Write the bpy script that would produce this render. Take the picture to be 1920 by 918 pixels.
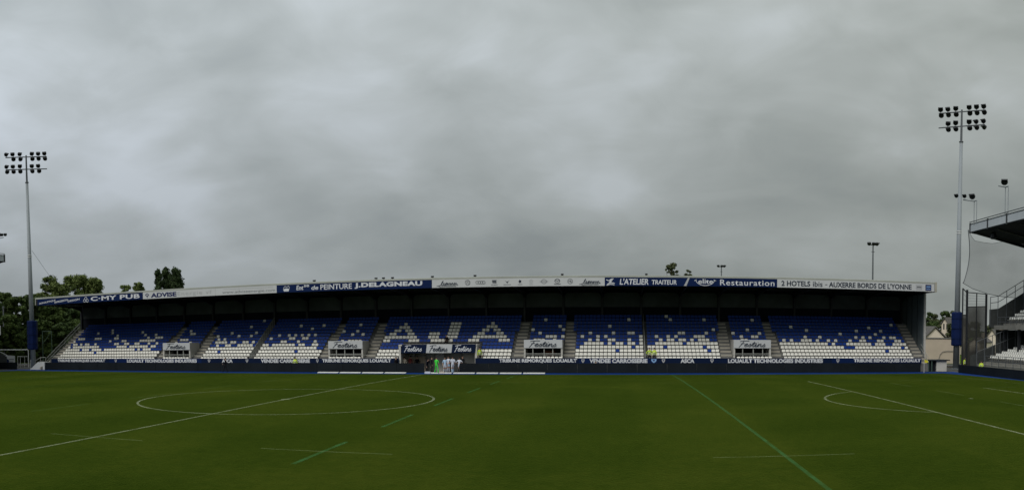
import bpy, bmesh, math, random
import numpy as np
from mathutils import Vector, Matrix, Quaternion

for o in list(bpy.data.objects):
    bpy.data.objects.remove(o)
SC = bpy.context.scene
COL = SC.collection
R = math.radians

# ------------------------------------------------------------------ camera
CX, CY, CZ = 19.986, -43.941, 3.98            # photographer on the near stand
FP, YAW, PITCH, U0, V0 = 1460.159, -0.005, -0.035, 1164.859, 674.644
cam = bpy.data.cameras.new('camera')
cam.type = 'PANO'                              # the photograph is a stitched (cylindrical) panorama
cam.panorama_type = 'CENTRAL_CYLINDRICAL'
cam.central_cylindrical_range_u_min = (0 - U0) / FP
cam.central_cylindrical_range_u_max = (1920 - U0) / FP
cam.central_cylindrical_range_v_min = (V0 - 918) / FP
cam.central_cylindrical_range_v_max = V0 / FP
cam.central_cylindrical_radius = 1.0
cam.clip_start = 0.1
cam.clip_end = 5000
CAM = bpy.data.objects.new('camera', cam)
COL.objects.link(CAM)
CAM.location = (CX, CY, CZ)
CAM.rotation_euler = (math.pi / 2 + PITCH, 0, YAW)
SC.camera = CAM

# ------------------------------------------------------------------ sky and sun
SUN_EL, SUN_AZ = R(48), R(205)                 # soft light from behind the photographer
W = bpy.data.worlds.new('World')
SC.world = W
W.use_nodes = True
wn, wl = W.node_tree.nodes, W.node_tree.links
wn.clear()


def N(nodes, typ, **kw):
    n = nodes.new(typ)
    for k, v in kw.items():
        setattr(n, k, v)
    return n


def math_node(nodes, links, op, a, b=None, c=None):
    n = nodes.new('ShaderNodeMath')
    n.operation = op
    for i, x in enumerate((a, b, c)):
        if x is None:
            continue
        if isinstance(x, (int, float)):
            n.inputs[i].default_value = x
        else:
            links.new(x, n.inputs[i])
    return n.outputs[0]


def ramp(nodes, links, fac, stops, interp='LINEAR'):
    n = nodes.new('ShaderNodeValToRGB')
    cr = n.color_ramp
    cr.interpolation = interp
    while len(cr.elements) < len(stops):
        cr.elements.new(0.5)
    for e, (p, c) in zip(cr.elements, stops):
        e.position = p
        e.color = (*c, 1) if len(c) == 3 else c
    links.new(fac, n.inputs[0])
    return n.outputs[0]


SKY_GAIN = 1.0
tc = N(wn, 'ShaderNodeTexCoord')
sep = N(wn, 'ShaderNodeSeparateXYZ')
wl.new(tc.outputs['Generated'], sep.inputs[0])
up = math_node(wn, wl, 'MAXIMUM', sep.outputs[2], 0.0)
den = math_node(wn, wl, 'ADD', up, 0.34)       # a flat cloud deck seen in perspective
px = math_node(wn, wl, 'DIVIDE', sep.outputs[0], den)
py = math_node(wn, wl, 'DIVIDE', sep.outputs[1], den)
cmb = N(wn, 'ShaderNodeCombineXYZ')
wl.new(px, cmb.inputs[0])
wl.new(py, cmb.inputs[1])
def sky_noise(vec, scale, detail, rough, dist, sc=(1, 1, 1), rot=(0, 0, 0), off=(0, 0, 0)):
    mp = N(wn, 'ShaderNodeMapping')
    mp.inputs['Scale'].default_value = sc
    mp.inputs['Rotation'].default_value = rot
    mp.inputs['Location'].default_value = off
    wl.new(vec, mp.inputs['Vector'])
    n = N(wn, 'ShaderNodeTexNoise')
    n.inputs['Scale'].default_value = scale
    n.inputs['Detail'].default_value = detail
    n.inputs['Roughness'].default_value = rough
    n.inputs['Distortion'].default_value = dist
    wl.new(mp.outputs[0], n.inputs['Vector'])
    return n.outputs[0]


gen = tc.outputs['Generated']
nA = sky_noise(gen, 3.1, 3.0, 0.5, 0.3, (1, 1, 2.0), (0, R(14), 0), (1.7, 0.4, 2.2))     # large soft masses
nB = sky_noise(gen, 7.5, 5.0, 0.55, 0.6, (1, 1, 2.2), (0, R(-10), 0), (5.2, 1.1, 0.3))   # billows
nC = sky_noise(cmb.outputs[0], 2.2, 4.0, 0.5, 0.2, (0.8, 1.4, 1), (0, 0, R(24)), (3.1, 7.7, 0))  # the deck in perspective
mixn = math_node(wn, wl, 'ADD', math_node(wn, wl, 'MULTIPLY', nA, 0.60), math_node(wn, wl, 'ADD', math_node(wn, wl, 'MULTIPLY', nB, 0.19), math_node(wn, wl, 'MULTIPLY', nC, 0.21)))
ccol = ramp(wn, wl, mixn, [(0.37, (0.232, 0.254, 0.255)), (0.46, (0.282, 0.305, 0.302)), (0.54, (0.332, 0.357, 0.358)), (0.63, (0.402, 0.432, 0.448))])
# overcast skies are brighter overhead than at the horizon
el = math_node(wn, wl, 'POWER', up, 1.5)
side = math_node(wn, wl, 'MULTIPLY_ADD', sep.outputs[0], -0.75, 0.30)
side = math_node(wn, wl, 'MINIMUM', math_node(wn, wl, 'MAXIMUM', side, 0.0), 1.0)
glow = math_node(wn, wl, 'MULTIPLY', side, up)       # the hidden sun stands high on the left
gain = math_node(wn, wl, 'ADD', math_node(wn, wl, 'MULTIPLY_ADD', el, 1.65, 0.93), math_node(wn, wl, 'MULTIPLY', glow, 1.0))
# the deck is a little bluer and thinner towards the left of the stand
tint = ramp(wn, wl, side, [(0.0, (0.985, 0.99, 0.955)), (1.0, (1.06, 1.085, 1.16))])
tm = N(wn, 'ShaderNodeVectorMath', operation='MULTIPLY')
wl.new(ccol, tm.inputs[0])
wl.new(tint, tm.inputs[1])
ccol = tm.outputs[0]
vm = N(wn, 'ShaderNodeVectorMath', operation='SCALE')
wl.new(ccol, vm.inputs[0])
wl.new(gain, vm.inputs['Scale'])
sky = N(wn, 'ShaderNodeTexSky')
sky.sky_type = 'NISHITA'
sky.sun_disc = False
sky.sun_elevation = SUN_EL
sky.sun_rotation = SUN_AZ
sky.air_density = 1.0
sky.dust_density = 3.0
vs = N(wn, 'ShaderNodeVectorMath', operation='SCALE')   # clear sky, hidden almost wholly by the deck
wl.new(sky.outputs[0], vs.inputs[0])
vs.inputs['Scale'].default_value = 0.06
mx = N(wn, 'ShaderNodeMix', data_type='RGBA')
mx.inputs[0].default_value = 0.96
wl.new(vs.outputs[0], mx.inputs[6])
wl.new(vm.outputs[0], mx.inputs[7])
bg = N(wn, 'ShaderNodeBackground')
bg.inputs[1].default_value = SKY_GAIN
wl.new(mx.outputs[2], bg.inputs[0])
wo = N(wn, 'ShaderNodeOutputWorld')
wl.new(bg.outputs[0], wo.inputs[0])

sl = bpy.data.lights.new('sun', 'SUN')
sl.energy = 2.0
sl.angle = R(36)
sl.color = (1.0, 0.96, 0.90)
SUN = bpy.data.objects.new('sun', sl)
COL.objects.link(SUN)
sd = Vector((math.sin(SUN_AZ) * math.cos(SUN_EL), math.cos(SUN_AZ) * math.cos(SUN_EL), math.sin(SUN_EL)))
SUN.rotation_euler = sd.to_track_quat('Z', 'Y').to_euler()
SUN.location = sd * 200

SC.view_settings.view_transform = 'Standard'
SC.view_settings.look = 'None'
SC.view_settings.exposure = 0.0
SC.view_settings.gamma = 1.0
SC.view_settings.use_curve_mapping = False
SC.render.engine = 'CYCLES'
SC.cycles.use_denoising = True
SC.cycles.max_bounces = 6
SC.cycles.transparent_max_bounces = 12

# ------------------------------------------------------------------ pixel <-> place (pixels of the 1920 wide photo)
_cp, _sp, _cy, _sy = math.cos(PITCH), math.sin(PITCH), math.cos(YAW), math.sin(YAW)
RM = Matrix(((_cy, -_sy, 0), (_sy, _cy, 0), (0, 0, 1))) @ Matrix(((1, 0, 0), (0, _cp, -_sp), (0, _sp, _cp)))
EYE = Vector((CX, CY, CZ))


def ray(u, v):
    t = (u - U0) / FP
    return RM @ Vector((math.sin(t), math.cos(t), (V0 - v) / FP))


def onY(u, v, Y):
    d = ray(u, v)
    return EYE + d * ((Y - CY) / d.y)


def onX(u, v, X):
    d = ray(u, v)
    return EYE + d * ((X - CX) / d.x)


def onZ(u, v, z=-0.3):
    d = ray(u, v)
    return EYE + d * ((z - CZ) / d.z)


def at_range(u, v, r):
    d = ray(u, v)
    return EYE + d * (r / math.hypot(d.x, d.y))


def u_of(X, Y, Z):
    c = RM.transposed() @ (Vector((X, Y, Z)) - EYE)
    return U0 + FP * math.atan2(c.x, c.y)


GZ = -0.30                                       # level of the ground round the pitch


def crown(y):                                    # the pitch is crowned along its length
    return -0.30 * (min(abs(y), 36.0) / 36.0) ** 2


# ------------------------------------------------------------------ materials
MATS = {}


def mat(name, col, rough=0.7, spec=0.3, metal=0.0, var=0.12, scale=3.0, bump=0.0, bscale=30.0, alpha=1.0, emis=None, sheen=0.0):
    """procedural material: base colour broken up by two sizes of noise, optional bump"""
    if name in MATS:
        return MATS[name]
    m = bpy.data.materials.new(name)
    m.use_nodes = True
    nd, lk = m.node_tree.nodes, m.node_tree.links
    b = nd['Principled BSDF']
    t = N(nd, 'ShaderNodeTexCoord')
    a = N(nd, 'ShaderNodeTexNoise')
    a.inputs['Scale'].default_value = scale
    a.inputs['Detail'].default_value = 6
    a.inputs['Roughness'].default_value = 0.62
    lk.new(t.outputs['Object'], a.inputs['Vector'])
    lo = [max(0.0, c * (1 - var)) for c in col]
    hi = [min(1.0, c * (1 + var)) for c in col]
    c = ramp(nd, lk, a.outputs[0], [(0.3, lo), (0.7, hi)])
    lk.new(c, b.inputs['Base Color'])
    b.inputs['Roughness'].default_value = rough
    b.inputs['Specular IOR Level'].default_value = spec
    b.inputs['Metallic'].default_value = metal
    if alpha < 1:
        b.inputs['Alpha'].default_value = alpha
    if sheen:
        b.inputs['Sheen Weight'].default_value = sheen
    if bump:
        bn = N(nd, 'ShaderNodeTexNoise')
        bn.inputs['Scale'].default_value = bscale
        bn.inputs['Detail'].default_value = 5
        lk.new(t.outputs['Object'], bn.inputs['Vector'])
        bp = N(nd, 'ShaderNodeBump')
        bp.inputs['Strength'].default_value = bump
        bp.inputs['Distance'].default_value = 0.05
        lk.new(bn.outputs[0], bp.inputs['Height'])
        lk.new(bp.outputs[0], b.inputs['Normal'])
    MATS[name] = m
    return m


def grass_mat(name, dark, mid, light, stripes=True):
    m = bpy.data.materials.new(name)
    m.use_nodes = True
    nd, lk = m.node_tree.nodes, m.node_tree.links
    b = nd['Principled BSDF']
    g = N(nd, 'ShaderNodeNewGeometry')
    big = N(nd, 'ShaderNodeTexNoise')
    big.inputs['Scale'].default_value = 0.11
    big.inputs['Detail'].default_value = 5
    big.inputs['Roughness'].default_value = 0.6
    lk.new(g.outputs['Position'], big.inputs['Vector'])
    fine = N(nd, 'ShaderNodeTexNoise')
    fine.inputs['Scale'].default_value = 2.3
    fine.inputs['Detail'].default_value = 8
    fine.inputs['Roughness'].default_value = 0.72
    lk.new(g.outputs['Position'], fine.inputs['Vector'])
    s = math_node(nd, lk, 'ADD', math_node(nd, lk, 'MULTIPLY', big.outputs[0], 0.55), math_node(nd, lk, 'MULTIPLY', fine.outputs[0], 0.45))
    if stripes:                                  # mown bands across the pitch, faint
        sp = N(nd, 'ShaderNodeSeparateXYZ')
        lk.new(g.outputs['Position'], sp.inputs[0])
        w = math_node(nd, lk, 'SINE', math_node(nd, lk, 'MULTIPLY', sp.outputs[0], math.pi / 5.25))
        w = math_node(nd, lk, 'MULTIPLY', math_node(nd, lk, 'MAXIMUM', math_node(nd, lk, 'MINIMUM', math_node(nd, lk, 'MULTIPLY', w, 5.0), 1.0), -1.0), 0.030)
        s = math_node(nd, lk, 'ADD', s, w)
    c = ramp(nd, lk, s, [(0.37, dark), (0.5, mid), (0.63, light)])
    lk.new(c, b.inputs['Base Color'])
    b.inputs['Roughness'].default_value = 0.9
    b.inputs['Specular IOR Level'].default_value = 0.0
    b.inputs['Sheen Weight'].default_value = 0.30
    b.inputs['Sheen Roughness'].default_value = 0.22
    b.inputs['Sheen Tint'].default_value = (0.50, 0.72, 0.10, 1)
    bn = N(nd, 'ShaderNodeTexNoise')
    bn.inputs['Scale'].default_value = 14
    bn.inputs['Detail'].default_value = 4
    lk.new(g.outputs['Position'], bn.inputs['Vector'])
    bp = N(nd, 'ShaderNodeBump')
    bp.inputs['Strength'].default_value = 0.5
    bp.inputs['Distance'].default_value = 0.06
    lk.new(bn.outputs[0], bp.inputs['Height'])
    lk.new(bp.outputs[0], b.inputs['Normal'])
    return m


def paint_mat(name, col, cover):
    """worn line paint: patchy where the grass grows through"""
    m = bpy.data.materials.new(name)
    m.use_nodes = True
    nd, lk = m.node_tree.nodes, m.node_tree.links
    b = nd['Principled BSDF']
    b.inputs['Base Color'].default_value = (*col, 1)
    b.inputs['Roughness'].default_value = 0.9
    b.inputs['Specular IOR Level'].default_value = 0.1
    g = N(nd, 'ShaderNodeNewGeometry')
    a = N(nd, 'ShaderNodeTexNoise')
    a.inputs['Scale'].default_value = 0.9
    a.inputs['Detail'].default_value = 7
    a.inputs['Roughness'].default_value = 0.7
    lk.new(g.outputs['Position'], a.inputs['Vector'])
    c = ramp(nd, lk, a.outputs[0], [(0.32, (cover * 0.35,) * 3), (0.62, (min(1, cover * 1.25),) * 3)])
    lk.new(c, b.inputs['Alpha'])
    return m


M = {
    'grass': grass_mat('turf', (0.012, 0.022, 0.0018), (0.019, 0.030, 0.0028), (0.029, 0.039, 0.0042)),
    'rough_grass': grass_mat('rough_grass', (0.030, 0.050, 0.010), (0.048, 0.078, 0.015), (0.075, 0.10, 0.022), False),
    'line': paint_mat('line_paint', (0.50, 0.54, 0.36), 0.24),
    'line_faint': paint_mat('line_paint_faint', (0.36, 0.44, 0.22), 0.11),
    'line_green': paint_mat('line_paint_green', (0.06, 0.22, 0.07), 0.26),
    'line_green_faint': paint_mat('line_paint_green_faint', (0.16, 0.28, 0.10), 0.12),
    'track': mat('blue_track', (0.004, 0.032, 0.165), 0.85, 0.1, var=0.15, scale=0.7, bump=0.2, bscale=60),
    'asphalt': mat('asphalt', (0.07, 0.068, 0.064), 0.9, 0.2, var=0.2, scale=0.5, bump=0.2),
    'grey_concrete': mat('grey_concrete', (0.21, 0.205, 0.185), 0.9, 0.15, var=0.2, scale=0.7),
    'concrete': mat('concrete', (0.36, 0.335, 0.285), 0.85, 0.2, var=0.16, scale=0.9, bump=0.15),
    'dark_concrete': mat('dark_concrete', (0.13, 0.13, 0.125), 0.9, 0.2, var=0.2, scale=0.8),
    'board': mat('board_black', (0.008, 0.011, 0.014), 0.6, 0.12, var=0.3, scale=0.4),
    'navy': mat('banner_navy', (0.002, 0.012, 0.062), 0.6, 0.12, var=0.12, scale=0.5),
    'deep_navy': mat('banner_deep_navy', (0.002, 0.009, 0.036), 0.6, 0.12, var=0.12, scale=0.5),
    'banner_white': mat('banner_white', (0.47, 0.485, 0.50), 0.55, 0.3, var=0.05, scale=0.5),
    'letter_white': mat('letter_white', (0.56, 0.58, 0.62), 0.55, 0.3, var=0.04),
    'letter_navy': mat('letter_navy', (0.012, 0.018, 0.085), 0.55, 0.3, var=0.05),
    'letter_dark': mat('letter_dark', (0.014, 0.022, 0.042), 0.55, 0.3, var=0.05),
    'letter_grey': mat('letter_grey', (0.13, 0.14, 0.155), 0.55, 0.3, var=0.05),
    'letter_pale': mat('letter_pale', (0.36, 0.37, 0.39), 0.55, 0.3, var=0.05),
    'letter_lightblue': mat('letter_lightblue', (0.20, 0.36, 0.62), 0.55, 0.3, var=0.05),
    'trim': mat('roof_trim', (0.30, 0.315, 0.285), 0.6, 0.4, var=0.12, scale=0.3),
    'cap': mat('roof_cap', (0.34, 0.33, 0.28), 0.6, 0.4, var=0.2, scale=0.6),
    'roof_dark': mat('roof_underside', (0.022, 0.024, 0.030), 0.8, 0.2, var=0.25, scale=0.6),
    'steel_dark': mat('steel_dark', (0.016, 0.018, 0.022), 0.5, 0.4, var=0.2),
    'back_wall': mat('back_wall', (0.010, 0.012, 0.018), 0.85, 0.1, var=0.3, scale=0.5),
    'panel': mat('translucent_panel', (0.060, 0.072, 0.072), 0.5, 0.25, var=0.4, scale=0.35),
    'gable': mat('gable_panel', (0.10, 0.125, 0.135), 0.4, 0.4, var=0.25, scale=0.3),
    'white_paint': mat('white_paint', (0.60, 0.61, 0.60), 0.6, 0.3, var=0.08, scale=1.2),
    'pale_wall': mat('pale_wall', (0.46, 0.45, 0.42), 0.8, 0.2, var=0.1, scale=0.8),
    'galv': mat('galvanised', (0.24, 0.265, 0.285), 0.7, 0.3, metal=0.1, var=0.10, scale=0.3),
    'galv_dark': mat('galvanised_dark', (0.10, 0.11, 0.12), 0.55, 0.4, metal=0.3, var=0.2),
    'rail': mat('rail_grey', (0.30, 0.31, 0.29), 0.5, 0.4, metal=0.2, var=0.15),
    'rail_green': mat('rail_green', (0.06, 0.10, 0.08), 0.6, 0.3, var=0.15),
    'lamp': mat('lamp_body', (0.014, 0.015, 0.018), 0.5, 0.4, var=0.2),
    'lamp_glass': mat('lamp_glass', (0.018, 0.02, 0.022), 0.3, 0.4, var=0.1),
    'pad': mat('pad_blue', (0.004, 0.014, 0.075), 0.7, 0.15, var=0.2, scale=1.6, bump=0.3, bscale=3),
    'seat_white': mat('seat_white', (0.80, 0.79, 0.74), 0.5, 0.25, var=0.08, scale=1.7),
    'seat_blue': mat('seat_blue', (0.007, 0.046, 0.270), 0.5, 0.2, var=0.16, scale=1.7),
    'roof_tile': mat('roof_tile', (0.10, 0.095, 0.09), 0.85, 0.2, var=0.25, scale=1.5),
    'render': mat('wall_render', (0.42, 0.36, 0.285), 0.9, 0.1, var=0.08, scale=0.5),
    'render_pale': mat('wall_render_pale', (0.60, 0.53, 0.44), 0.9, 0.1, var=0.06, scale=0.6),
    'window': mat('window_dark', (0.03, 0.035, 0.04), 0.2, 0.5, var=0.2),
    'bark': mat('bark', (0.055, 0.043, 0.030), 0.95, 0.1, var=0.3, scale=4, bump=0.4),
    'yellow': mat('flag_yellow', (0.55, 0.50, 0.04), 0.8, 0.1),
    'fascia_glass': mat('fascia_panel', (0.40, 0.43, 0.46), 0.35, 0.4, var=0.1, scale=0.4),
}


def leaf_mat(name, dark, light):
    m = bpy.data.materials.new(name)
    m.use_nodes = True
    nd, lk = m.node_tree.nodes, m.node_tree.links
    b = nd['Principled BSDF']
    g = N(nd, 'ShaderNodeNewGeometry')
    a = N(nd, 'ShaderNodeTexNoise')
    a.inputs['Scale'].default_value = 0.55
    a.inputs['Detail'].default_value = 6
    a.inputs['Roughness'].default_value = 0.75
    lk.new(g.outputs['Position'], a.inputs['Vector'])
    c = ramp(nd, lk, a.outputs[0], [(0.33, dark), (0.66, light)])
    lk.new(c, b.inputs['Base Color'])
    b.inputs['Roughness'].default_value = 0.8
    b.inputs['Specular IOR Level'].default_value = 0.15
    return m


LEAF = [leaf_mat('leaf_broad', (0.055, 0.080, 0.020), (0.130, 0.165, 0.050)),
        leaf_mat('leaf_dark', (0.022, 0.040, 0.012), (0.055, 0.085, 0.024)),
        leaf_mat('leaf_poplar', (0.020, 0.035, 0.014), (0.045, 0.070, 0.026)),
        leaf_mat('leaf_wood', (0.024, 0.042, 0.009), (0.060, 0.090, 0.022)),
        leaf_mat('leaf_far', (0.050, 0.062, 0.030), (0.090, 0.105, 0.050))]


# ------------------------------------------------------------------ mesh helpers
class MB:
    """collects faces with material slots and links them as ONE mesh object"""

    def __init__(s):
        s.v, s.f, s.mi, s.mats = [], [], [], []

    def slot(s, m):
        if m not in s.mats:
            s.mats.append(m)
        return s.mats.index(m)

    def add(s, vs, fs, m):
        k, b = s.slot(m), len(s.v)
        s.v += [tuple(p) for p in vs]
        s.f += [tuple(i + b for i in f) for f in fs]
        s.mi += [k] * len(fs)
        return s

    def box(s, x0, x1, y0, y1, z0, z1, m):
        v = [(x, y, z) for z in (z0, z1) for y in (y0, y1) for x in (x0, x1)]
        return s.add(v, [(0, 2, 3, 1), (4, 5, 7, 6), (0, 1, 5, 4), (2, 6, 7, 3), (0, 4, 6, 2), (1, 3, 7, 5)], m)

    def prism(s, poly, axis, a, b, m):
        """closed outline (list of 2d points) swept along an axis; x: (y,z)  y: (x,z)  z: (x,y)"""
        n = len(poly)
        mk = {'x': lambda p, t: (t, p[0], p[1]), 'y': lambda p, t: (p[0], t, p[1]), 'z': lambda p, t: (p[0], p[1], t)}[axis]
        v = [mk(p, a) for p in poly] + [mk(p, b) for p in poly]
        f = [(i, (i + 1) % n, n + (i + 1) % n, n + i) for i in range(n)]
        f += [tuple(range(n - 1, -1, -1)), tuple(range(n, 2 * n))]
        return s.add(v, f, m)

    def tube(s, p0, p1, r0, r1=None, m=None, n=8, cap=True):
        r1 = r0 if r1 is None else r1
        p0, p1 = Vector(p0), Vector(p1)
        q = (p1 - p0).to_track_quat('Z', 'Y')
        v = []
        for p, r in ((p0, r0), (p1, r1)):
            for i in range(n):
                a = 2 * math.pi * i / n
                v.append(p + q @ Vector((r * math.cos(a), r * math.sin(a), 0)))
        f = [(i, (i + 1) % n, n + (i + 1) % n, n + i) for i in range(n)]
        if cap:
            f += [tuple(range(n - 1, -1, -1)), tuple(range(n, 2 * n))]
        return s.add(v, f, m)

    def path(s, pts, r, m, n=6):
        for a, b in zip(pts[:-1], pts[1:]):
            s.tube(a, b, r, r, m, n)
        return s

    def lathe(s, c, prof, m, n=12):
        """profile (radius, z) turned about the vertical through c"""
        v, f = [], []
        for r, z in prof:
            for i in range(n):
                a = 2 * math.pi * i / n
                v.append((c[0] + r * math.cos(a), c[1] + r * math.sin(a), c[2] + z))
        for k in range(len(prof) - 1):
            for i in range(n):
                f.append((k * n + i, k * n + (i + 1) % n, (k + 1) * n + (i + 1) % n, (k + 1) * n + i))
        f += [tuple(range(n - 1, -1, -1)), tuple((len(prof) - 1) * n + i for i in range(n))]
        return s.add(v, f, m)

    def mesh(s, name, smooth=False):
        me = bpy.data.meshes.new(name)
        me.from_pydata(s.v, [], s.f)
        for m in s.mats:
            me.materials.append(m)
        me.polygons.foreach_set('material_index', s.mi)
        if smooth:
            me.polygons.foreach_set('use_smooth', [True] * len(s.f))
        me.update()
        return me

    def build(s, name, parent=None, smooth=False):
        return link(name, s.mesh(name, smooth), parent)


def link(name, data, parent=None):
    o = bpy.data.objects.new(name, data)
    COL.objects.link(o)
    if parent is not None:
        o.parent = parent
        o.matrix_parent_inverse = PINV.get(parent.name, Matrix.Identity(4))
    return o


PINV = {}


def tag(o, label=None, cat=None, group=None, kind=None):
    for k, v in (('label', label), ('category', cat), ('group', group), ('kind', kind)):
        if v:
            o[k] = v
    return o


def thing(name, label, cat, loc=(0, 0, 0), group=None):
    """an Empty at a thing's base; its parts are given in world coordinates"""
    o = bpy.data.objects.new(name, None)
    COL.objects.link(o)
    o.location = loc
    o.empty_display_size = 0.3
    PINV[o.name] = Matrix.Translation(-Vector(loc))
    return tag(o, label, cat, group)


def text_mesh(body, x0, x1, z0, z1, y, m, bold=0.0, shear=0.0, spacing=1.0, slope=0.0):
    """flat lettering facing -Y, fitted into the box x0..x1, z0..z1"""
    cu = bpy.data.curves.new('txt', 'FONT')
    cu.body = body
    cu.size = 1
    cu.offset = bold
    cu.shear = shear
    cu.space_character = spacing
    cu.resolution_u = 3
    ob = bpy.data.objects.new('txt', cu)
    COL.objects.link(ob)
    dg = bpy.context.evaluated_depsgraph_get()
    dg.update()
    me = bpy.data.meshes.new_from_object(ob.evaluated_get(dg))
    bpy.data.objects.remove(ob)
    n = len(me.vertices)
    co = np.empty(n * 3)
    me.vertices.foreach_get('co', co)
    co = co.reshape(-1, 3)
    lo, hi = co.min(0), co.max(0)
    X = x0 + (co[:, 0] - lo[0]) / (hi[0] - lo[0]) * (x1 - x0)
    Z = z0 + (co[:, 1] - lo[1]) / (hi[1] - lo[1]) * (z1 - z0) + slope * (X - x0)
    co = np.c_[X, np.full(n, y), Z]
    me.vertices.foreach_set('co', co.ravel())
    me.materials.clear()
    me.materials.append(m)
    me.update()
    # letters must face the pitch
    if len(me.polygons) and me.polygons[0].normal.y > 0:
        me.flip_normals()
    return me


def lettering(parent, *a, name='lettering', **k):
    return link(name, text_mesh(*a, **k), parent)


def smooth_path(pts, k=4):
    p = [Vector((a, b)) for a, b in pts]
    if len(p) < 3:
        return p
    p = [2 * p[0] - p[1]] + p + [2 * p[-1] - p[-2]]
    out = []
    for i in range(1, len(p) - 2):
        for j in range(k):
            t = j / k
            a, b, c, d = p[i - 1], p[i], p[i + 1], p[i + 2]
            out.append(0.5 * ((2 * b) + (c - a) * t + (2 * a - 5 * b + 4 * c - d) * t * t + (3 * b - a - 3 * c + d) * t ** 3))
    out.append(p[-2])
    return out


def strokes(mb, lines, x0, z0, sx, sz, y, w, m, shear=0.0, curve=True):
    """pen strokes as flat ribbons facing -Y"""
    yy = y
    for ln in lines:
        q = smooth_path(ln) if curve else [Vector(p) for p in ln]
        q = [Vector((x0 + (p.x + shear * p.y) * sx, z0 + p.y * sz)) for p in q]
        v, f = [], []
        for i, p in enumerate(q):
            t = (q[min(i + 1, len(q) - 1)] - q[max(i - 1, 0)])
            t = t.normalized() if t.length > 1e-9 else Vector((1, 0))
            nrm = Vector((-t.y, t.x)) * w / 2
            v += [(p.x + nrm.x, yy, p.y + nrm.y), (p.x - nrm.x, yy, p.y - nrm.y)]
            yy -= 0.0006
        for i in range(len(q) - 1):
            f.append((2 * i, 2 * i + 1, 2 * i + 3, 2 * i + 2))
        mb.add(v, f, m)
        yy -= 0.001
    return mb


FESTINS = [[(0.0, 1.72), (0.5, 1.9), (1.2, 1.98), (1.75, 1.95)], [(0.72, 1.93), (0.66, 1.2), (0.52, 0.4), (0.34, -0.28)], [(0.36, 1.0), (1.05, 1.12)],
           [(1.2, 0.45), (1.6, 0.6), (1.75, 0.85), (1.55, 1.0), (1.3, 0.8), (1.25, 0.35), (1.5, 0.02), (1.9, 0.25), (2.3, 1.0), (2.3, 0.7), (2.5, 0.35), (2.38, 0.02), (2.1, 0.1)],
           [(2.5, 0.2), (2.9, 1.7), (2.82, 0.5), (2.95, 0.05), (3.2, 0.2), (3.42, 1.0), (3.38, 0.2), (3.52, 0.02), (3.75, 0.25), (3.9, 1.0), (3.86, 0.02), (4.02, 0.75), (4.3, 1.0), (4.36, 0.5), (4.44, 0.05), (4.7, 0.2),
            (5.05, 1.0), (5.05, 0.7), (5.25, 0.35), (5.12, 0.02), (4.82, 0.05)], [(2.55, 1.12), (3.35, 1.26)], [(3.5, 1.45), (3.62, 1.5)]]
JEANNIN = [[(0.0, -0.3), (0.7, -0.1), (1.2, 0.5), (1.5, 1.6), (1.25, 1.2), (1.1, 0.3), (1.5, 0.1), (1.9, 0.5), (1.7, 0.9), (1.6, 0.4), (2.0, 0.1), (2.5, 0.9), (2.2, 0.7), (2.2, 0.1), (2.6, 0.4), (2.7, 0.9), (2.8, 0.1), (3.1, 0.9), (3.3, 0.1),
            (3.5, 0.9), (3.6, 0.1), (3.9, 0.9), (4.1, 0.1), (4.4, 0.9), (4.5, 0.1), (4.8, 0.9), (5.0, 0.1), (5.3, 0.3)], [(0.6, -0.45), (2.0, -0.3), (4.9, -0.3)]]


def ring(cx, cz, r, n=14, rz=None):
    rz = r if rz is None else rz
    return [(cx + r * math.cos(2 * math.pi * i / n), cz + rz * math.sin(2 * math.pi * i / n)) for i in range(n + 1)]


# ================================================================== GROUND
def sheet(name, x0, x1, y0, y1, z, m, nx=1, ny=1, zf=None, kind='structure', parent=None):
    vs, fs = [], []
    for j in range(ny + 1):
        for i in range(nx + 1):
            x = x0 + (x1 - x0) * i / nx
            y = y0 + (y1 - y0) * j / ny
            vs.append((x, y, z + (zf(y) if zf else 0)))
    for j in range(ny):
        for i in range(nx):
            a = j * (nx + 1) + i
            fs.append((a, a + 1, a + nx + 2, a + nx + 1))
    o = MB().add(vs, fs, m).build(name, parent)
    if kind:
        o['kind'] = kind
    return o


sheet('ground', -2500, 2500, -2500, 2500, GZ - 0.035, M['rough_grass'])
sheet('forecourt', -80, 80, 36.6, 62, GZ - 0.028, M['asphalt'])
GX0, GX1 = -57.2, 55.4
sheet('track', GX0 - 3.2, GX1 + 2.9, -41, 39.35, GZ - 0.020, M['track'])
pitch = sheet('pitch', GX0, GX1, -36.5, 35.6, 0.0, M['grass'], 1, 72, crown)


def mark(pts, w, m, name='line_marking'):
    """a painted line along pts (x, y), following the crown of the pitch"""
    q = []
    for (a, b) in zip(pts[:-1], pts[1:]):
        a, b = Vector(a), Vector(b)
        n = max(1, int((b - a).length / 1.5))
        q += [a.lerp(b, i / n) for i in range(n)]
    q.append(Vector(pts[-1]))
    v, f = [], []
    for i, p in enumerate(q):
        t = (q[min(i + 1, len(q) - 1)] - q[max(i - 1, 0)]).normalized()
        nn = Vector((-t.y, t.x)) * w / 2
        for s in (1, -1):
            v.append((p.x + s * nn.x, p.y + s * nn.y, crown(p.y + s * nn.y) + 0.012))
    for i in range(len(q) - 1):
        f.append((2 * i, 2 * i + 1, 2 * i + 3, 2 * i + 2))
    return MB().add(v, f, m).build(name, pitch)


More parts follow.
